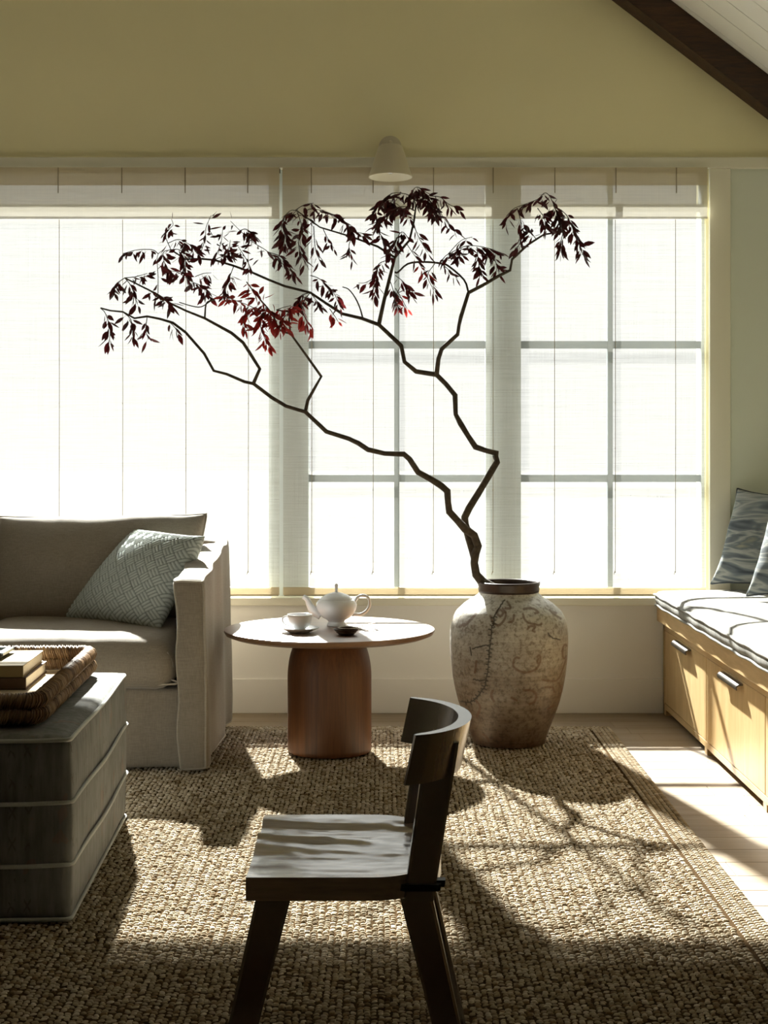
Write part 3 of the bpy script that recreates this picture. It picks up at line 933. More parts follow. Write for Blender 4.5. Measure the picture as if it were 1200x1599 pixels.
def coil(z, rr, out, name):
    """a rim of one thick cane core wrapped all the way round with split strands"""
    r = 0.045
    pts = []
    x0, x1, y0, y1 = TX0 - out, TX1 + out, TY0 - out, TY1 + out
    cs = [(x1 - r, y0 + r, -90), (x1 - r, y1 - r, 0), (x0 + r, y1 - r, 90), (x0 + r, y0 + r, 180)]
    path = []
    for ci, (x, y, a0) in enumerate(cs):
        for k in range(6):
            a = math.radians(a0 + k * 18); path.append((x + r * math.cos(a), y + r * math.sin(a), z))
        a = math.radians(a0 + 90); nx, ny, na = cs[(ci + 1) % 4]
        p0 = np.array((x + r * math.cos(a), y + r * math.sin(a), z)); p1 = np.array((nx + r * math.cos(a), ny + r * math.sin(a), z))
        for k in range(1, 24): path.append(tuple(p0 + (p1 - p0) * k / 24))
    path = np.array(path)
    core = obj(name, rot_z(tube(path, rr * 0.93, 10, True), OA, trc), M['cane'], tray, smooth=True)
    # strands: slanted rings
    seg = np.linalg.norm(np.roll(path, -1, 0) - path, axis=1); cum = np.concatenate([[0], np.cumsum(seg)])
    gs = []
    s = 0.0
    while s < cum[-1] - 0.004:
        i = min(np.searchsorted(cum, s, 'right') - 1, len(path) - 1); t = (s - cum[i]) / seg[i]
        p = path[i] * (1 - t) + path[(i + 1) % len(path)] * t
        d = (path[(i + 1) % len(path)] - path[i]) / seg[i]
        vis = p[1] < TY0 + 0.1 or p[0] > TX1 - 0.1 or p[1] > TY1 - 0.1
        if vis and p[0] > -1.25:
            side = np.array((d[1], -d[0], 0)); up = np.array((0, 0, 1.0))
            jit = RNG.uniform(-0.12, 0.12); lean = 0.35 + jit
            ring = [p + (rr + RNG.uniform(-0.0008, 0.0012)) * (math.cos(a) * side + math.sin(a) * up) + d * rr * lean * math.sin(a + 0.5) for a in np.arange(9) * 2 * math.pi / 9]
            gs.append(tube(ring, 0.0026 * RNG.uniform(0.75, 1.2), 4, True))
        s += 0.0062
    st = obj('strands', rot_z(join(*gs), OA, trc), M['cane'], core, smooth=True)
    st['kind'] = 'stuff'
    return core
coil(OT + 0.022, 0.0195, 0.002, 'lower_rim')
coil(OT + 0.059, 0.0205, 0.000, 'upper_rim')

# books and the small dish on the tray
def book(x0, x1, y0, y1, z, h, cover, label, ang):
    c = (x1, y0, 0)
    t = thing('book', ((x0 + x1) / 2, (y0 + y1) / 2, z), label, 'book', 'books stacked in the tray')
    th = 0.003
    cv = join(box(x0, x1, y0, y1, z, z + th, 0.0008), box(x0, x1, y0, y1, z + h - th, z + h, 0.0008), box(x0, x1, y0, y0 + th, z, z + h, 0.0008))
    obj('cover', rot_z(cv, ang, c), cover, t)
    obj('pages', rot_z(box(x0 + 0.004, x1 - 0.004, y0 + th, y1 - 0.004, z + th, z + h - th), ang, c), M['pages'], t)
book(-1.27, -1.012, 4.29, 4.615, OT + 0.009, 0.034, M['cover2'], 'brown cloth book at the bottom of the stack in the tray', OA)
book(-1.27, -1.020, 4.29, 4.60, OT + 0.0435, 0.034, M['cover1'], 'tan cloth book at the top of the stack in the tray', OA)
dx, dy, dz = -1.19, 4.475, OT + 0.078
dish = thing('square_dish', (dx, dy, dz), 'small square grey dish lying on the tan book', 'dish')
q = 0.082
obj('rim', join(box(dx - q, dx + q, dy - q, dy - q + 0.02, dz + 0.008, dz + 0.018, 0.002), box(dx - q, dx + q, dy + q - 0.02, dy + q, dz + 0.008, dz + 0.018, 0.002),
                box(dx - q, dx - q + 0.02, dy - q, dy + q, dz + 0.008, dz + 0.018, 0.002), box(dx + q - 0.02, dx + q, dy - q, dy + q, dz + 0.008, dz + 0.018, 0.002)), M['greydish'], dish)
obj('well', box(dx - q + 0.012, dx + q - 0.012, dy - q + 0.012, dy + q - 0.012, dz, dz + 0.009, 0.002), M['iron'], dish)

# ------------------------------------------------------------------ round pedestal table
TC = (-0.197, 5.78, RZ)
TT = 0.484                                                          # top height
tb = thing('side_table', TC, 'round brown wooden table on a thick domed pedestal beside the sofa', 'table')
prof = [(0.155, 0.0), (0.160, 0.004), (0.161, 0.02), (0.161, 0.290)]
for k in range(1, 13):
    a = k / 12 * math.pi / 2 * 0.93
    prof.append((0.161 - 0.064 * (1 - math.cos(a)), 0.285 + 0.157 * math.sin(a)))
prof.append((0.10, 0.447))
obj('pedestal', lathe(prof, TC, 72, True, True), M['table'], tb, smooth=True, sharp=50)
tz = TT - RZ
obj('tabletop', lathe([(0.10, tz - 0.030), (0.30, tz - 0.030), (0.372, tz - 0.028), (0.398, tz - 0.018), (0.404, tz - 0.007), (0.4035, tz - 0.001), (0.400, tz)], TC, 96, True, True), M['tabletop'], tb, smooth=True, sharp=30)

# teapot
PC = (-0.173, 5.86, TT)
pot = thing('teapot', PC, 'round white china teapot with footed base on the table', 'teapot')
obj('body', lathe([(0.036, 0.0), (0.038, 0.003), (0.036, 0.010), (0.031, 0.016), (0.034, 0.022), (0.052, 0.032), (0.068, 0.047), (0.077, 0.064), (0.080, 0.078), (0.078, 0.090), (0.070, 0.101), (0.066, 0.104), (0.064, 0.104), (0.060, 0.102)], PC, 56, True, True), M['china'], pot, smooth=True, sharp=60)
lid = obj('lid', lathe([(0.064, 0.1035), (0.064, 0.1065), (0.056, 0.113), (0.042, 0.121), (0.022, 0.128), (0.010, 0.131)], PC, 48, True, True), M['china'], pot, smooth=True, sharp=60)
obj('knob', lathe([(0.007, 0.130), (0.005, 0.136), (0.006, 0.146), (0.0075, 0.154), (0.006, 0.161), (0.002, 0.164)], PC, 20), M['china'], lid, smooth=True)
pts = [np.array(PC) + q for q in ((-0.060, -0.006, 0.046), (-0.088, -0.010, 0.060), (-0.104, -0.012, 0.082), (-0.113, -0.013, 0.104), (-0.129, -0.014, 0.116))]
a, b = smooth_path(pts, [0.022, 0.018, 0.013, 0.0105, 0.009], 5)
obj('spout', tube(a, b, 14), M['china'], pot, smooth=True)
pts = [np.array(PC) + q for q in ((0.070, 0.0, 0.092), (0.084, 0.0, 0.112), (0.106, 0.0, 0.118), (0.126, 0.0, 0.106), (0.129, 0.0, 0.080), (0.116, 0.0, 0.057), (0.092, 0.0, 0.044), (0.066, 0.0, 0.046))]
a, b = smooth_path(pts, [0.007, 0.006, 0.006, 0.006, 0.006, 0.006, 0.006, 0.007], 5)
obj('handle', tube(a, b, 10), M['china'], pot, smooth=True)

# cup and saucer
UC = (-0.305, 5.655, TT)
sau = obj('saucer', lathe([(0.036, 0.0), (0.038, 0.002), (0.050, 0.006), (0.072, 0.017), (0.0735, 0.0185), (0.072, 0.0195), (0.050, 0.0095), (0.034, 0.0065)], UC, 48, True, True), M['china'], loc=UC, smooth=True)
tag(sau, 'white china saucer under the teacup', 'saucer')
CC = (UC[0], UC[1], TT + 0.0072)
cup = thing('teacup', CC, 'white china teacup standing on its saucer', 'cup')
obj('body', lathe([(0.023, 0.0), (0.024, 0.002), (0.023, 0.006), (0.030, 0.012), (0.039, 0.022), (0.043, 0.035), (0.0455, 0.052), (0.047, 0.061), (0.046, 0.0615), (0.0445, 0.060), (0.043, 0.048), (0.040, 0.032), (0.034, 0.020), (0.02, 0.014)], CC, 44, True, True), M['china'], cup, smooth=True)
pts = [np.array(CC) + q for q in ((-0.042, 0.0, 0.050), (-0.054, -0.003, 0.053), (-0.064, -0.005, 0.044), (-0.061, -0.004, 0.030), (-0.050, -0.002, 0.020), (-0.036, 0.0, 0.020))]
a, b = smooth_path(pts, [0.0035] * 6, 5)
obj('handle', tube(a, b, 8), M['china'], cup, smooth=True)
obj('tea', lathe([(0.001, 0.046), (0.0425, 0.046)], CC, 32, False, False), plain('tea', (0.10, 0.03, 0.006), 0.1), cup)

# little bowl and tea strainer
BC = (-0.128, 5.585, TT)
bw = obj('strainer_bowl', lathe([(0.026, 0.0), (0.030, 0.002), (0.032, 0.006), (0.038, 0.009), (0.038, 0.012), (0.044, 0.016), (0.047, 0.022), (0.046, 0.023), (0.042, 0.017), (0.028, 0.009)], BC, 40, True, True), M['darkclay'], loc=BC, smooth=True, sharp=50)
tag(bw, 'small dark brown bowl in front of the teapot', 'bowl')
ST = thing('tea_strainer', (BC[0], BC[1], TT + 0.02), 'silver wire tea strainer resting on the dark bowl', 'strainer')
sc_ = np.array((BC[0] + 0.004, BC[1] + 0.003, TT + 0.0262))
obj('rim', tube([sc_ + (0.034 * math.cos(a), 0.034 * math.sin(a), 0) for a in np.arange(28) * 2 * math.pi / 28], 0.0018, 6, True), M['wire'], ST, smooth=True)
obj('mesh_cup', lathe([(0.004, -0.0155), (0.020, -0.0125), (0.029, -0.006), (0.034, 0.0)], sc_, 28), M['darkclay'], ST, smooth=True)
h0 = sc_ + (0.033, 0.006, 0.001)
hp = [h0, h0 + (0.025, 0.008, 0.004), h0 + (0.045, 0.015, 0.008), h0 + (0.062, 0.018, 0.012), h0 + (0.070, 0.025, 0.013), h0 + (0.063, 0.030, 0.012), h0 + (0.046, 0.022, 0.008)]
a, b = smooth_path(hp, [0.0015] * 7, 4)
obj('handle', tube(a, b, 6), M['wire'], ST, smooth=True)
hp = [sc_ + (0.030, -0.016, 0), sc_ + (0.05, -0.02, -0.003), sc_ + (0.075, -0.012, -0.008), sc_ + (0.082, -0.022, -0.010), sc_ + (0.070, -0.034, -0.010), sc_ + (0.05, -0.026, -0.005), sc_ + (0.029, -0.018, 0)]
a, b = smooth_path(hp, [0.0013] * 7, 4)
obj('rest_loop', tube(a, b, 6), M['wire'], ST, smooth=True)

# ------------------------------------------------------------------ big ceramic jar
JC = (0.507, 5.96, RZ)
K_ = 5.96 / F / 5.0                                                 # metres per crop pixel of the reading
jar_read = [(250, 228), (268, 236), (285, 258), (305, 290), (340, 345), (400, 410), (440, 433), (480, 447), (560, 460), (640, 461), (760, 456), (900, 440), (1000, 421), (1100, 396), (1200, 360), (1300, 322), (1380, 292), (1425, 281)]
zj = lambda yc: (1420 - yc) * K_ + 0.0
ys_ = np.array([q[0] for q in jar_read], float); rs_ = np.array([q[1] for q in jar_read], float)
yy = np.linspace(1425, 250, 300)
rr = np.interp(yy, ys_, rs_)
for _ in range(10): rr[1:-1] = 0.25 * rr[:-2] + 0.5 * rr[1:-1] + 0.25 * rr[2:]
NJ = 480
prof = [(r * K_, max(0.0, zj(y))) for r, y in zip(rr, yy)]
jar = thing('ceramic_jar', JC, 'big weathered stoneware jar with dark rim holding the branch', 'jar')
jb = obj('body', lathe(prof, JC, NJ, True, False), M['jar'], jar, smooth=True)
zr = zj(250)
obj('rim', lathe([(0.112, zr - 0.004), (0.119, zr - 0.002), (0.1215, zr + 0.008), (0.1205, zr + 0.022), (0.124, zr + 0.032), (0.1235, zr + 0.038), (0.119, zr + 0.040), (0.112, zr + 0.036), (0.108, zr + 0.02), (0.106, zr - 0.01)], JC, 72, False, False), M['jarrim'], jar, smooth=True)
obj('lining', lathe([(0.106, zr - 0.008), (0.13, zr - 0.04), (0.20, zr - 0.12), (0.22, zr - 0.25), (0.16, zr - 0.45), (0.02, zr - 0.55)][::-1], JC, 48, True, False), M['jarin'], jar, smooth=True)
# painted scrolls and cracks, laid on the surface in angle / height
crack = [[(520, 290), (470, 345), (435, 400), (430, 450), (410, 480), (405, 560), (395, 640), (390, 700), (385, 780), (375, 850), (365, 920), (340, 970), (300, 1030), (260, 1070), (190, 1090)],
         [(395, 610), (330, 625), (270, 655)], [(375, 880), (330, 887), (280, 885)], [(840, 530), (870, 565), (940, 590)], [(250, 640), (265, 700)]]
paint = [[(660, 350), (700, 345), (740, 352), (770, 375), (745, 380)], [(650, 385), (660, 420), (690, 445), (730, 455), (770, 465), (790, 455)], [(680, 490), (700, 470), (740, 475), (720, 500), (735, 512)],
         [(615, 705), (590, 702), (572, 730), (575, 770), (620, 805), (680, 815), (740, 795), (770, 760)], [(755, 700), (770, 690), (780, 720), (770, 755), (755, 740), (765, 715)],
         [(1005, 650), (985, 640), (968, 665), (968, 720), (985, 745), (1005, 735)], [(1000, 760), (960, 850), (920, 900), (850, 895), (800, 880)], [(650, 950), (720, 960), (750, 1000), (735, 1050), (700, 1060)],
         [(450, 375), (475, 352), (500, 375), (478, 398), (452, 380)], [(405, 400), (425, 450), (465, 462), (500, 430), (520, 385), (500, 345)], [(540, 300), (560, 340), (520, 345)], [(580, 390), (570, 430), (540, 440)],
         [(870, 370), (900, 400), (960, 440)], [(885, 385), (920, 395)], [(300, 1050), (330, 1100), (310, 1180)], [(360, 1320), (385, 1340), (400, 1370)], [(210, 490), (240, 460), (300, 390)], [(180, 500), (215, 470)],
         [(420, 960), (410, 1000), (430, 1040)], [(820, 940), (880, 950), (900, 990)], [(560, 1010), (600, 1030)], [(940, 930), (970, 1000), (935, 1040)], [(300, 740), (290, 830)], [(850, 1120), (900, 1100)]]


def seg_list(polys, sub=1):
    out = []
    for pl in polys:
        pl = np.array(pl, float)
        if sub > 1: pl = smooth_path(pl, np.ones(len(pl)), sub)[0]
        out += list(zip(pl[:-1], pl[1:]))
    return out
jit = lambda polys, s: [[(x + RNG.uniform(-s, s), y + RNG.uniform(-s, s)) for x, y in smooth_path(np.array(pl, float), np.ones(len(pl)), 5)[0]] for pl in polys]
cr_segs = seg_list(jit(crack, 3.5))
main = smooth_path(np.array(crack[0], float), np.ones(len(crack[0])), 4)[0]
ticks = []
for i in range(8, len(main) - 1):
    d = main[i + 1] - main[i - 1]; d /= np.linalg.norm(d); nrm = np.array((-d[1], d[0]))
    L = RNG.uniform(8, 22); sgn = 1 if i % 2 else -1
    ticks.append([main[i], main[i] + sgn * nrm * L])
cr_segs += [(t[0], t[1]) for t in ticks]
pa_segs = seg_list(paint, 5)
jv = np.empty(len(jb.data.vertices) * 3); jb.data.vertices.foreach_get('co', jv); jv = jv.reshape(-1, 3)
rad = np.hypot(jv[:, 0], jv[:, 1]); front = jv[:, 1] < 0
sxp = jv[:, 0] / K_ + 575.0; syp = 1420 - jv[:, 2] / K_             # frontal development of the near half


def seg_dist(segs, maxd):
    dist = np.full(len(jv), 1e9)
    for p0, p1 in segs:
        p0 = np.asarray(p0); p1 = np.asarray(p1)
        lo = np.minimum(p0, p1) - maxd; hi = np.maximum(p0, p1) + maxd
        idx = np.nonzero(front & (sxp > lo[0]) & (sxp < hi[0]) & (syp > lo[1]) & (syp < hi[1]))[0]
        if not len(idx): continue
        q = np.stack([sxp[idx], syp[idx]], 1); d = p1 - p0; L = max(1e-9, d @ d)
        t = np.clip(((q - p0) @ d) / L, 0, 1)
        dist[idx] = np.minimum(dist[idx], np.linalg.norm(q - p0 - t[:, None] * d, axis=1))
    return dist
vcol(jb, 'crack', np.clip(1.6 - seg_dist(cr_segs, 14) / 4.0, 0, 0.92))
vcol(jb, 'paint', np.clip(1.5 - seg_dist(pa_segs, 24) / 7.5, 0, 0.72))

# ------------------------------------------------------------------ the branch in the jar
br = thing('branch', (0.50, 5.96, 0.45), 'tall forked branch with dark red leaves standing in the jar', 'branch')
MPX = 5.96 / F


def stem(name, pts, d0, d1, r0, r1, sub=3, first=None, n=8, lump=0.0, parent=br, power=1.0):
    """pixel readings turned into 3-D points with a depth that runs from d0 to d1, radii in pixels"""
    pts = np.array(pts, float)
    L = np.concatenate([[0], np.cumsum(np.linalg.norm(np.diff(pts, axis=0), axis=1))]); L /= L[-1]
    D = d0 + (d1 - d0) * L
    W = [P(a, b, d) for (a, b), d in zip(pts, D)]
    R = list((r0 + (r1 - r0) * L ** power) * MPX)
    if first is not None:
        W = [np.array(q) for q in first] + W; R = [R[0]] * len(first) + R
    p, r = smooth_path(W, R, sub)
    if lump:
        for i in range(len(r)): r[i] *= 1 + lump * noise.noise(Vector(p[i]) * 28)
    o = obj(name, tube(p, r, n), M['bark'], parent, smooth=True)
    return o, pts, D
A = [(768, 917), (755, 910), (744, 897), (741, 879), (743, 864), (747, 853), (741, 836), (727, 826), (714, 812), (702, 799), (700, 784), (699, 767), (690, 759), (673, 748), (653, 737), (640, 717), (631, 709), (601, 708), (575, 702), (560, 692), (545, 685), (510, 674), (477, 643), (447, 634), (425, 621), (396, 599), (382, 596), (354, 584), (334, 579), (319, 552), (290, 519), (270, 504), (250, 498), (230, 494), (210, 497), (192, 487), (172, 485), (157, 481)]
inside = [(0.49, 5.97, 0.36), (0.478, 5.962, 0.50), (0.462, 5.955, 0.585)]
stem('stem', A, 5.945, 5.72, 7.6, 1.3, 1, inside, 10, 0.22, power=0.60)
B = [(742, 872), (738, 856), (733, 840), (727, 819), (726, 808), (733, 793), (751, 764), (764, 742), (777, 721), (774, 712), (777, 708), (761, 704), (743, 698), (731, 680), (720, 662), (712, 647), (711, 617), (697, 600), (682, 585), (650, 580), (632, 565), (627, 540), (592, 507), (565, 497), (535, 490), (510, 474), (485, 457), (445, 447), (420, 437), (395, 426), (365, 415), (335, 406), (312, 404), (290, 405), (267, 390)]
stem('stem', B, 5.945, 6.20, 6.6, 1.3, 1, None, 10, 0.22, power=0.72)
BD_ = lambda f: 5.945 + 0.255 * f
SB = [([(396, 599), (406, 576), (391, 552), (380, 535), (362, 520), (320, 497), (290, 485), (267, 474), (235, 454), (195, 434)], 5.80, 5.62, 2.4, 0.9),
      ([(477, 643), (481, 625), (490, 609), (502, 588), (480, 557), (454, 521), (452, 503), (452, 487), (432, 484)], 5.83, 5.70, 2.4, 0.9),
      ([(454, 521), (437, 515), (425, 490), (400, 460), (385, 440)], 5.74, 5.66, 1.3, 0.7),
      ([(592, 507), (600, 470), (610, 430), (617, 402), (640, 375), (647, 345), (650, 320)], 6.10, 6.02, 2.9, 1.1),
      ([(617, 402), (590, 385), (550, 370), (500, 355), (475, 337), (462, 328)], 6.07, 6.0, 1.7, 0.8),
      ([(617, 425), (622, 425), (637, 412), (660, 409), (687, 411), (700, 415), (725, 437), (732, 457)], 6.08, 5.95, 1.3, 1.4),
      ([(682, 585), (685, 560), (690, 545), (715, 522), (717, 508), (720, 495), (732, 457)], 6.04, 5.94, 3.2, 2.3),
      ([(732, 457), (755, 445), (777, 432), (797, 422), (800, 405), (825, 382), (850, 366), (880, 362)], 5.94, 5.86, 2.4, 1.0),
      ([(567, 497), (562, 480), (555, 465), (545, 452), (535, 448)], 6.12, 6.1, 1.2, 0.7),
      ([(320, 497), (322, 475), (330, 469), (350, 462)], 5.72, 5.68, 1.2, 0.7),
      ([(330, 469), (315, 479), (300, 478), (280, 472)], 5.70, 5.66, 0.8, 0.6)]
for pts, d0, d1, r0, r1 in SB:
    stem('side_branch', pts, d0, d1, r0 * 1.2, r1 * 1.2, 1 if r0 > 1.6 else 3, None, 7, 0.15)

# leafy twigs: (pixel polyline, number of leaves, depth, red)
TW = [([(157, 481), (165, 490), (172, 515), (170, 538)], 13, 5.70, 0), ([(192, 487), (205, 500), (208, 525)], 10, 5.71, 0), ([(195, 434), (180, 445), (178, 460)], 8, 5.62, 0),
      ([(195, 434), (205, 447), (215, 475)], 13, 5.62, 0), ([(195, 434), (212, 432), (230, 427)], 8, 5.64, 0), ([(225, 450), (245, 458), (267, 474)], 14, 5.65, 0), ([(230, 494), (228, 515), (232, 530)], 6, 5.74, 0),
      ([(262, 500), (272, 510), (277, 518)], 5, 5.74, 0), ([(247, 396), (238, 390), (215, 390), (192, 396)], 9, 5.75, 0), ([(247, 458), (247, 430), (246, 400), (255, 390)], 4, 5.66, 0),
      ([(267, 390), (280, 390), (289, 402), (290, 430)], 24, 6.19, 0), ([(267, 390), (255, 395), (262, 420), (285, 425)], 22, 6.19, 0), ([(262, 380), (280, 374), (300, 385), (312, 400)], 18, 6.20, 0),
      ([(267, 390), (258, 365), (270, 352), (268, 342)], 8, 6.20, 0), ([(310, 404), (320, 375), (322, 355), (330, 336)], 13, 6.17, 0), ([(335, 406), (345, 380), (348, 358)], 16, 6.16, 0), ([(335, 406), (355, 395), (360, 375)], 16, 6.17, 0),
      ([(460, 428), (420, 394), (395, 378), (375, 360), (360, 345)], 13, 6.14, 0), ([(375, 360), (385, 358), (400, 368)], 11, 6.14, 0), ([(395, 426), (385, 405), (372, 385)], 15, 6.13, 0),
      ([(420, 394), (437, 400), (450, 414), (460, 428)], 20, 6.12, 0), ([(290, 432), (300, 440), (318, 448), (325, 460)], 18, 6.10, 0), ([(305, 432), (318, 427), (330, 426)], 5, 6.16, 0),
      ([(365, 416), (357, 438), (350, 460)], 17, 6.1, 0), ([(437, 515), (425, 490), (400, 460), (385, 440)], 24, 5.70, 1), ([(437, 515), (418, 498), (395, 480), (370, 470), (350, 462)], 28, 5.70, 1),
      ([(454, 521), (440, 502), (415, 480)], 16, 5.72, 1), ([(415, 480), (406, 500), (411, 522), (420, 540)], 18, 5.70, 1), ([(388, 478), (380, 500), (384, 512)], 9, 5.69, 1), ([(432, 484), (443, 480), (455, 477)], 9, 5.71, 1),
      ([(452, 487), (441, 500), (437, 515)], 13, 5.71, 1), ([(485, 457), (470, 462), (460, 482)], 20, 6.08, 0), ([(485, 457), (472, 475), (478, 500), (488, 512)], 16, 6.07, 1), ([(485, 457), (495, 470), (500, 478)], 8, 6.07, 0),
      ([(485, 430), (500, 436), (520, 455), (532, 480)], 22, 6.12, 0), ([(515, 482), (524, 495), (528, 502)], 4, 6.10, 1), ([(500, 355), (475, 337), (457, 328), (443, 340), (440, 355)], 22, 6.01, 0),
      ([(475, 337), (482, 327), (500, 328), (520, 335), (540, 347), (550, 360), (570, 365)], 34, 6.02, 0), ([(442, 352), (445, 368), (443, 382)], 20, 6.0, 0), ([(465, 332), (472, 358), (466, 378), (474, 395)], 14, 6.0, 0),
      ([(466, 378), (470, 398), (478, 410)], 7, 6.0, 0), ([(462, 328), (475, 320), (490, 317)], 5, 6.0, 0), ([(505, 358), (512, 372), (522, 388)], 4, 6.02, 0), ([(550, 370), (545, 386), (552, 405)], 6, 6.04, 0),
      ([(490, 353), (493, 390), (500, 408)], 7, 6.0, 0), ([(650, 320), (640, 305), (612, 302), (592, 322), (583, 336)], 36, 6.0, 0), ([(650, 320), (665, 306), (675, 322), (680, 335)], 34, 6.02, 0),
      ([(650, 330), (630, 322), (610, 330), (592, 345), (587, 358)], 34, 5.98, 0), ([(650, 322), (645, 300), (652, 292), (666, 300)], 18, 6.03, 0), ([(647, 345), (636, 335), (620, 318), (605, 312)], 24, 6.04, 0),
      ([(587, 350), (594, 365), (605, 380), (612, 400)], 16, 6.05, 0), ([(640, 375), (628, 362), (616, 380)], 12, 6.03, 0), ([(672, 306), (688, 308), (700, 318), (716, 326)], 9, 6.01, 0), ([(680, 306), (690, 335), (703, 352), (716, 364)], 11, 6.01, 0),
      ([(646, 350), (655, 372), (668, 394)], 8, 6.02, 0), ([(635, 380), (643, 392), (652, 405)], 4, 6.03, 0), ([(612, 405), (592, 412), (588, 432), (585, 462)], 21, 6.07, 0), ([(588, 432), (572, 441), (560, 442)], 4, 6.07, 0),
      ([(618, 430), (632, 442), (643, 460)], 10, 6.08, 0), ([(610, 440), (615, 455), (620, 478)], 11, 6.08, 0), ([(618, 450), (627, 465), (636, 482)], 5, 6.08, 1), ([(687, 411), (700, 397), (722, 396)], 12, 5.98, 0),
      ([(700, 397), (725, 385), (745, 384), (765, 388), (782, 395)], 24, 5.97, 0), ([(745, 386), (748, 410), (752, 430)], 15, 5.97, 0), ([(762, 388), (774, 408), (777, 424)], 13, 5.96, 0), ([(700, 397), (720, 376), (738, 370)], 5, 5.98, 0),
      ([(680, 411), (668, 430), (676, 450), (678, 458)], 8, 5.99, 0), ([(655, 409), (660, 420), (668, 424)], 4, 6.03, 1), ([(690, 411), (705, 425), (712, 432)], 5, 5.97, 0),
      ([(880, 362), (872, 340), (862, 312), (852, 301), (840, 311), (820, 319), (800, 328), (788, 352)], 30, 5.86, 0), ([(840, 325), (850, 340), (855, 358)], 14, 5.87, 0), ([(808, 325), (815, 352), (812, 380), (804, 388)], 15, 5.88, 0),
      ([(864, 316), (873, 342), (878, 358)], 28, 5.86, 0), ([(872, 325), (886, 337), (896, 360), (905, 382), (910, 398)], 27, 5.85, 0), ([(880, 362), (876, 380), (876, 395)], 11, 5.86, 0), ([(838, 374), (828, 360), (822, 352)], 7, 5.87, 0)]


def leaf_mesh(name, mat, L=1.0, W=0.15, bend=0.12):
    """a lance-shaped leaf folded along its midrib, pointing along -Z, length 1"""
    ts = [0.0, 0.22, 0.40, 0.62, 0.82, 1.0]; ws = [0.06, 0.06, 0.8, 1.0, 0.6, 0.0]
    v, f = [], []
    for t, w_ in zip(ts, ws):
        z = -t * L; y = bend * t * t
        v += [(-W * w_, y + 0.25 * W * w_, z), (0, y, z), (W * w_, y + 0.25 * W * w_, z)]
    for k in range(5):
        b = k * 3
        f += [[b, b + 1, b + 4, b + 3], [b + 1, b + 2, b + 5, b + 4]]
    me = bpy.data.meshes.new(name); me.from_pydata(v, [], f); me.update()
    me.polygons.foreach_set('use_smooth', [True] * len(f)); me.materials.append(mat)
    return me, np.array(v), f
LM = [leaf_mesh('leaf', M['leaf'], 1, 0.125, 0.10), leaf_mesh('leaf', M['leaf'], 1, 0.155, -0.12), leaf_mesh('leaf', M['leaf'], 1, 0.11, 0.22)]
LR = [leaf_mesh('leaf', M['leafred'], 1, 0.12, 0.10), leaf_mesh('leaf', M['leafred'], 1, 0.15, -0.14)]
leaves = []
bloc = Vector(world_loc(br))
for pts, cnt, D, red in TW:
    cnt = int(cnt * 1.6)
    o, pp, dd = stem('twig', pts, D + 0.01, D - 0.03, 0.75, 0.45, 4, None, 5, 0.0)
    path = np.array([P(a, b, d) for (a, b), d in zip(pp, dd)])
    path, _ = smooth_path(path, np.ones(len(path)), 4)
    cum = np.concatenate([[0], np.cumsum(np.linalg.norm(np.diff(path, axis=0), axis=1))])
    for k in range(cnt):
        t = (0.15 + 0.85 * (k + 0.5) / cnt) * cum[-1]
        i = min(np.searchsorted(cum, t, 'right') - 1, len(path) - 2); s = (t - cum[i]) / max(1e-9, cum[i + 1] - cum[i])
        p = path[i] * (1 - s) + path[i + 1] * s
        d = path[i + 1] - path[i]; d /= np.linalg.norm(d)
        side = 1 if k % 2 else -1
        # leaves droop: mostly down, partly along and across the twig
        aim = np.array((0, 0, -1.0)) * RNG.uniform(0.25, 1.0) + d * RNG.uniform(-0.3, 0.9) + side * np.array((0.75, 0, 0.15)) * RNG.uniform(0.1, 1.1) + np.array((0, 1, 0)) * RNG.normal(0, 0.5)
        aim /= np.linalg.norm(aim)
        L = RNG.uniform(0.036, 0.068)
        qv = Vector((0, 0, -1)).rotation_difference(Vector(aim))
        qv = qv @ Matrix.Rotation(RNG.uniform(0, 2 * math.pi), 3, 'Z').to_quaternion()
        leaves.append((p, qv, L, red))
order = np.argsort([-q[2] for q in leaves])
big = set(order[:300].tolist())
rest = {0: [], 1: []}
proto = {}
for i, (p, qv, L, red) in enumerate(leaves):
    var = (LR if red else LM)
    me, lv, lf = var[i % len(var)]
    if i in big:
        key = (red, i % len(var))
        if key not in proto:
            o = bpy.data.objects.new('leaf', me); proto[key] = o
        else:
            o = proto[key].copy()
        COL.objects.link(o); o.parent = br
        o.location = Vector(p) - bloc; o.rotation_mode = 'QUATERNION'; o.rotation_quaternion = qv; o.scale = (L, L, L)
    else:
        m3 = np.array(qv.to_matrix())
        rest[red].append(((lv * L) @ m3.T + p, lf))
for red, nm in ((0, 'foliage'), (1, 'red_foliage')):
    o = obj(nm, join(*rest[red]), M['leafred'] if red else M['leaf'], br, smooth=True)
    o['kind'] = 'stuff'

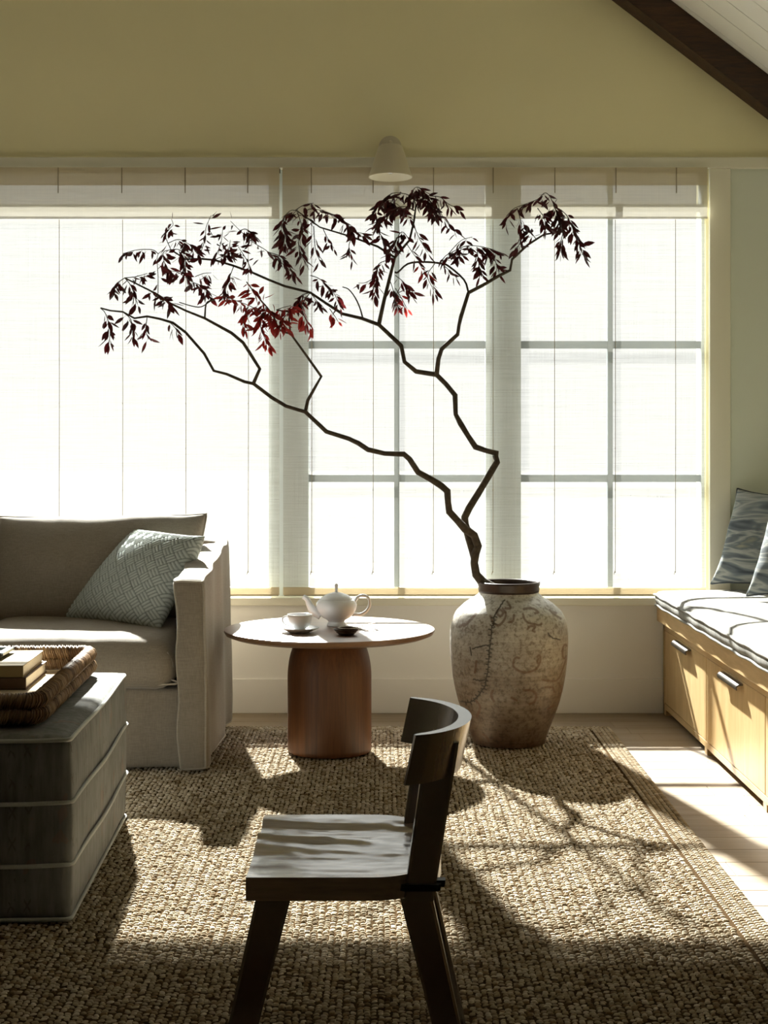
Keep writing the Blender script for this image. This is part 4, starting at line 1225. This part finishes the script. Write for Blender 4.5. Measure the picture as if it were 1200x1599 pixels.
# ------------------------------------------------------------------ window bench with drawers
BX = 1.25
bench = thing('window_bench', (1.6, 4.6, 0.0), 'built-in oak window bench with drawers along the side wall', 'bench')
BY0, BY1 = 2.2, WALL - 0.020
obj('carcass', box(BX + 0.022, XR - 0.004, BY0, BY1, 0.03, 0.465), M['dark'], bench)
obj('seat_board', box(1.222, XR - 0.004, BY0, BY1, 0.458, 0.477, 0.002), M['rail'], bench)
obj('front_rail', box(1.220, 1.245, BY0, BY1, 0.411, 0.4765, 0.0015), M['rail'], bench)
obj('top_frame', box(BX, BX + 0.03, BY0, BY1, 0.3735, 0.411), M['rail'], bench)
obj('bottom_rail', box(BX, BX + 0.03, BY0, BY1, 0.026, 0.0495), M['rail'], bench)
obj('end_panel', box(BX, XR - 0.004, BY1 - 0.022, BY1, 0.026, 0.411), M['bench'], bench)
for yc in (6.61, 5.782, 4.893, 4.01, 3.13):
    obj('foot', box(BX, BX + 0.05, yc - 0.022, yc + 0.022, 0.0, 0.027), M['rail'], bench)
obj('toe_shadow', box(BX + 0.05, BX + 0.06, BY0, BY1, 0.0, 0.03), M['dark'], bench)  # black strip added as the shade of the toe recess
for y0, y1 in ((5.786, 6.622), (4.897, 5.778), (4.014, 4.889), (3.134, 4.006), (2.25, 3.126)):
    d = obj('drawer', box(BX + 0.001, BX + 0.024, y0, y1, 0.052, 0.3705, 0.0015), M['bench'], bench)
    yc = (y0 + y1) / 2; hl = 0.145
    # half-round edge pull
    sec = [(0.0, 0.012), (-0.012, 0.012), (-0.022, 0.006), (-0.026, -0.002), (-0.023, -0.010), (-0.019, -0.010), (-0.021, -0.002), (-0.016, 0.004), (0.0, 0.006)]
    v = [(BX + a, yy_, 0.352 + b) for yy_ in (yc - hl, yc + hl) for a, b in sec]
    k = len(sec)
    f = [list(range(k)), list(range(k, 2 * k))[::-1]] + [[i, i + k, (i + 1) % k + k, (i + 1) % k] for i in range(k)]
    obj('handle', (v, f), M['metal'], d, smooth=True, sharp=50)


def quilt(p, u):
    q = p.copy()
    g = np.cos((q[:, 1] - 6.60) * math.pi / 0.33) ** 16
    edge = np.clip((1 - np.abs(u[:, 0])) * 2.5, 0, 1)
    q[:, 2] -= np.where(u[:, 2] > 0.5, 0.004 * g * edge, 0)
    q[:, 0] -= np.where(u[:, 0] < -0.9, 0.002 * np.sin(q[:, 1] * 19), 0)
    q[:, 2] += np.where(u[:, 0] < -0.9, 0.0015 * np.sin(q[:, 1] * 27 + 1), 0)
    return q
mc = thing('bench_cushion', (1.57, 4.6, 0.48), 'long cream bench cushion with painted shadow bands on the window bench', 'cushion')
obj('pad', rbox(1.196, XR - 0.012, BY0, 6.600, 0.482, 0.548, 0.030, (20, 260, 6), crown=0.030, wrinkle=0.0018, wscale=5, warp=quilt), M['mattress'], mc, smooth=True)
for z, x in ((0.532, 1.197), (0.487, 1.202)):
    pts = [(x - 0.002 * math.sin(t * 19) + 0.001, t, z + 0.0015 * math.sin(t * 27 + 1)) for t in np.linspace(BY0 + 0.05, 6.592, 90)]
    pts += [(x + 0.02, 6.602, z), (x + 0.1, 6.604, z)]
    obj('piping', tube(pts, 0.0055, 6), M['mattress'], mc, smooth=True)

# bench pillows in the corner
for (c4, th, lab, s) in ((((1.435, 6.52, 0.583), (1.70, 6.28, 0.578), (1.565, 6.60, 0.995), (1.83, 6.38, 0.985)), 0.15, 'blue grey wave-patterned pillow against the wall at the far end of the bench', 3.0),
                         (((1.452, 5.96, 0.590), (1.72, 5.66, 0.588), (1.585, 6.08, 0.980), (1.84, 5.80, 0.975)), 0.14, 'paler wave-patterned pillow in front of the corner pillow on the bench', 8.0)):
    g, uv, rim = pillow(*c4, th, 40, 0.10, 0.010, 6.0, seed=s)
    t = thing('bench_pillow', (c4[0][0] + 0.13, c4[0][1] - 0.1, 0.577), lab, 'pillow', 'pillows on the window bench')
    pb = obj('cover', g, M['wave'], t, smooth=True)
    obj('piping', tube(rim, 0.0042, 6, True), plain('slate_piping', (0.05, 0.06, 0.07), 0.8), t, smooth=True)

# ------------------------------------------------------------------ low chair in the foreground
ch = thing('low_chair', (-0.06, 2.92, RZ), 'low dark wooden chair with carved seat and curved back in the foreground', 'chair')
SZ = 0.42; SY0, SY1 = 2.695, 3.150; SXF, SXR = -0.242, 0.115
# seat outline: straight front and sides, rounded rear
NS, NT = 56, 60
verts, faces = [], []


def half_w(x):
    t = np.clip((x - (-0.03)) / (SXR + 0.03), 0, 1)
    return (SY1 - SY0) / 2 * math.sqrt(max(0.0, 1 - 0.93 * t ** 2.6))
yc = (SY0 + SY1) / 2
for i in range(NS + 1):
    x = SXF + (SXR - SXF) * i / NS
    hw = half_w(x)
    for j in range(NT + 1):
        v_ = 2 * j / NT - 1
        y = yc + hw * v_
        rim_ = min(1.0, (1 - abs(v_)) * 5, (1 - i / NS) * 6)
        scoop = 0.012 * rim_ * (1 - 0.5 * v_ * v_) * (0.5 + 0.5 * math.sin(min(1, (i / NS) * 1.3) * math.pi * 0.5))
        sad = 0.010 * math.exp(-(v_ / 0.22) ** 2) * (1 - i / NS)            # raised middle at the front
        fx_ = i / NS
        wv = v_ + 0.05 * noise.noise(Vector((x * 14, 0.3, 2.0)))
        st = lambda a, b, t: (lambda q: q * q * (3 - 2 * q))(min(1.0, max(0.0, (t - a) / (b - a))))
        nz = 0.0016 * noise.noise(Vector((x * 9, y * 40, 1.3))) + 0.0012 * noise.noise(Vector((x * 26, y * 70, 4.3)))
        nz += 0.010 * st(0.60, 0.70, wv) * (1 - 0.6 * fx_) + 0.011 * st(0.02, 0.16, wv) * (1 - st(0.16, 0.38, wv)) * (1 - st(0.30, 0.48, fx_)) + 0.006 * st(0.06, 0.18, wv) * (1 - st(0.18, 0.4, wv)) * st(0.3, 0.4, fx_) * (1 - st(0.55, 0.72, fx_))
        verts.append((x, y, SZ - scoop + sad + nz * rim_))
top = len(verts)
m = NT + 1
for i in range(NS):
    for j in range(NT):
        faces.append([i * m + j, (i + 1) * m + j, (i + 1) * m + j + 1, i * m + j + 1])
ring = [i * m for i in range(NS + 1)] + [NS * m + j for j in range(1, NT + 1)] + [i * m + NT for i in range(NS - 1, -1, -1)] + [j for j in range(NT - 1, 0, -1)]
for q in ring:
    x, y, z = verts[q]; verts.append((x, y, SZ - 0.042))
nr = len(ring)
for k in range(nr):
    a, b = ring[k], ring[(k + 1) % nr]
    faces.append([b, a, top + k, top + (k + 1) % nr])
faces.append([top + k for k in range(nr)])
obj('seat', (verts, faces), M['seat'], ch, smooth=True, sharp=40)


def bar(p0, p1, w0, w1, d0, d1):
    """tapered bar: w along x, d along y, with chamfered edges"""
    v, f = [], []
    c = 0.18
    for p, w_, d_ in ((p0, w0, d0), (p1, w1, d1)):
        for sx, sy in ((-1, -1 + c), (-1 + c, -1), (1 - c, -1), (1, -1 + c), (1, 1 - c), (1 - c, 1), (-1 + c, 1), (-1, 1 - c)):
            v.append((p[0] + sx * w_ / 2, p[1] + sy * d_ / 2, p[2]))
    f = [list(range(8)), list(range(8, 16))[::-1]] + [[i, i + 8, (i + 1) % 8 + 8, (i + 1) % 8] for i in range(8)]
    return v, f
for yl, sp in ((2.745, -0.02), (3.085, 0.0)):
    obj('leg', bar((-0.192, yl, 0.385), (-0.280, yl + sp, RZ), 0.064, 0.050, 0.05, 0.042), M['chair'], ch)
    obj('leg', bar((0.060, yl, 0.392), (0.150, yl + sp, RZ), 0.060, 0.046, 0.05, 0.042), M['chair'], ch)
for yl, sg in ((2.728, -1), (3.108, 1)):
    pz = obj('back_post', bar((0.068, yl, 0.372), (0.112, yl - sg * 0.012, 0.655), 0.054, 0.060, 0.038, 0.030), M['chair'], ch)
    v_ = [(0.030, yl + sg * 0.022), (0.100, yl + sg * 0.024), (0.108, yl + sg * 0.020), (0.108, yl - sg * 0.01)]
    obj('iron_strap', join(bar((0.071, yl, 0.392), (0.073, yl, 0.404), 0.072, 0.072, 0.048, 0.048), bar((0.104, yl, 0.396), (0.106, yl, 0.408), 0.022, 0.022, 0.02, 0.02)), M['iron'], ch)
# curved crest rail
cv, cf = [], []
NA = 44
for i in range(NA + 1):
    t = 2 * i / NA - 1
    y = 2.857 + 0.200 * math.sin(t * 1.35) / math.sin(1.35)
    xo = 0.172 - 0.110 * (1 - math.cos(t * 1.35)) / (1 - math.cos(1.35))
    # normal of the curve, pointing outwards
    dy = 0.200 * math.cos(t * 1.35) * 1.35 / math.sin(1.35); dxx = -0.110 * math.sin(t * 1.35) * 1.35 / (1 - math.cos(1.35))
    L = math.hypot(dy, dxx); nx, ny = dy / L, -dxx / L
    th = 0.009 + 0.016 * math.sqrt(max(0.0, 1 - t * t))
    for z, lean in ((0.682, 0.0), (0.593, -0.019)):
        cv.append((xo + lean, y, z)); cv.append((xo + lean - nx * th, y - ny * th, z))
for i in range(NA):
    a, b = i * 4, (i + 1) * 4
    cf += [[a, b, b + 1, a + 1], [a + 2, a + 3, b + 3, b + 2], [a, a + 2, b + 2, b], [a + 1, b + 1, b + 3, a + 3]]
cf += [[0, 1, 3, 2], [NA * 4, NA * 4 + 2, NA * 4 + 3, NA * 4 + 1]]
obj('crest_rail', (cv, cf), M['chair'], ch, smooth=True, sharp=40)
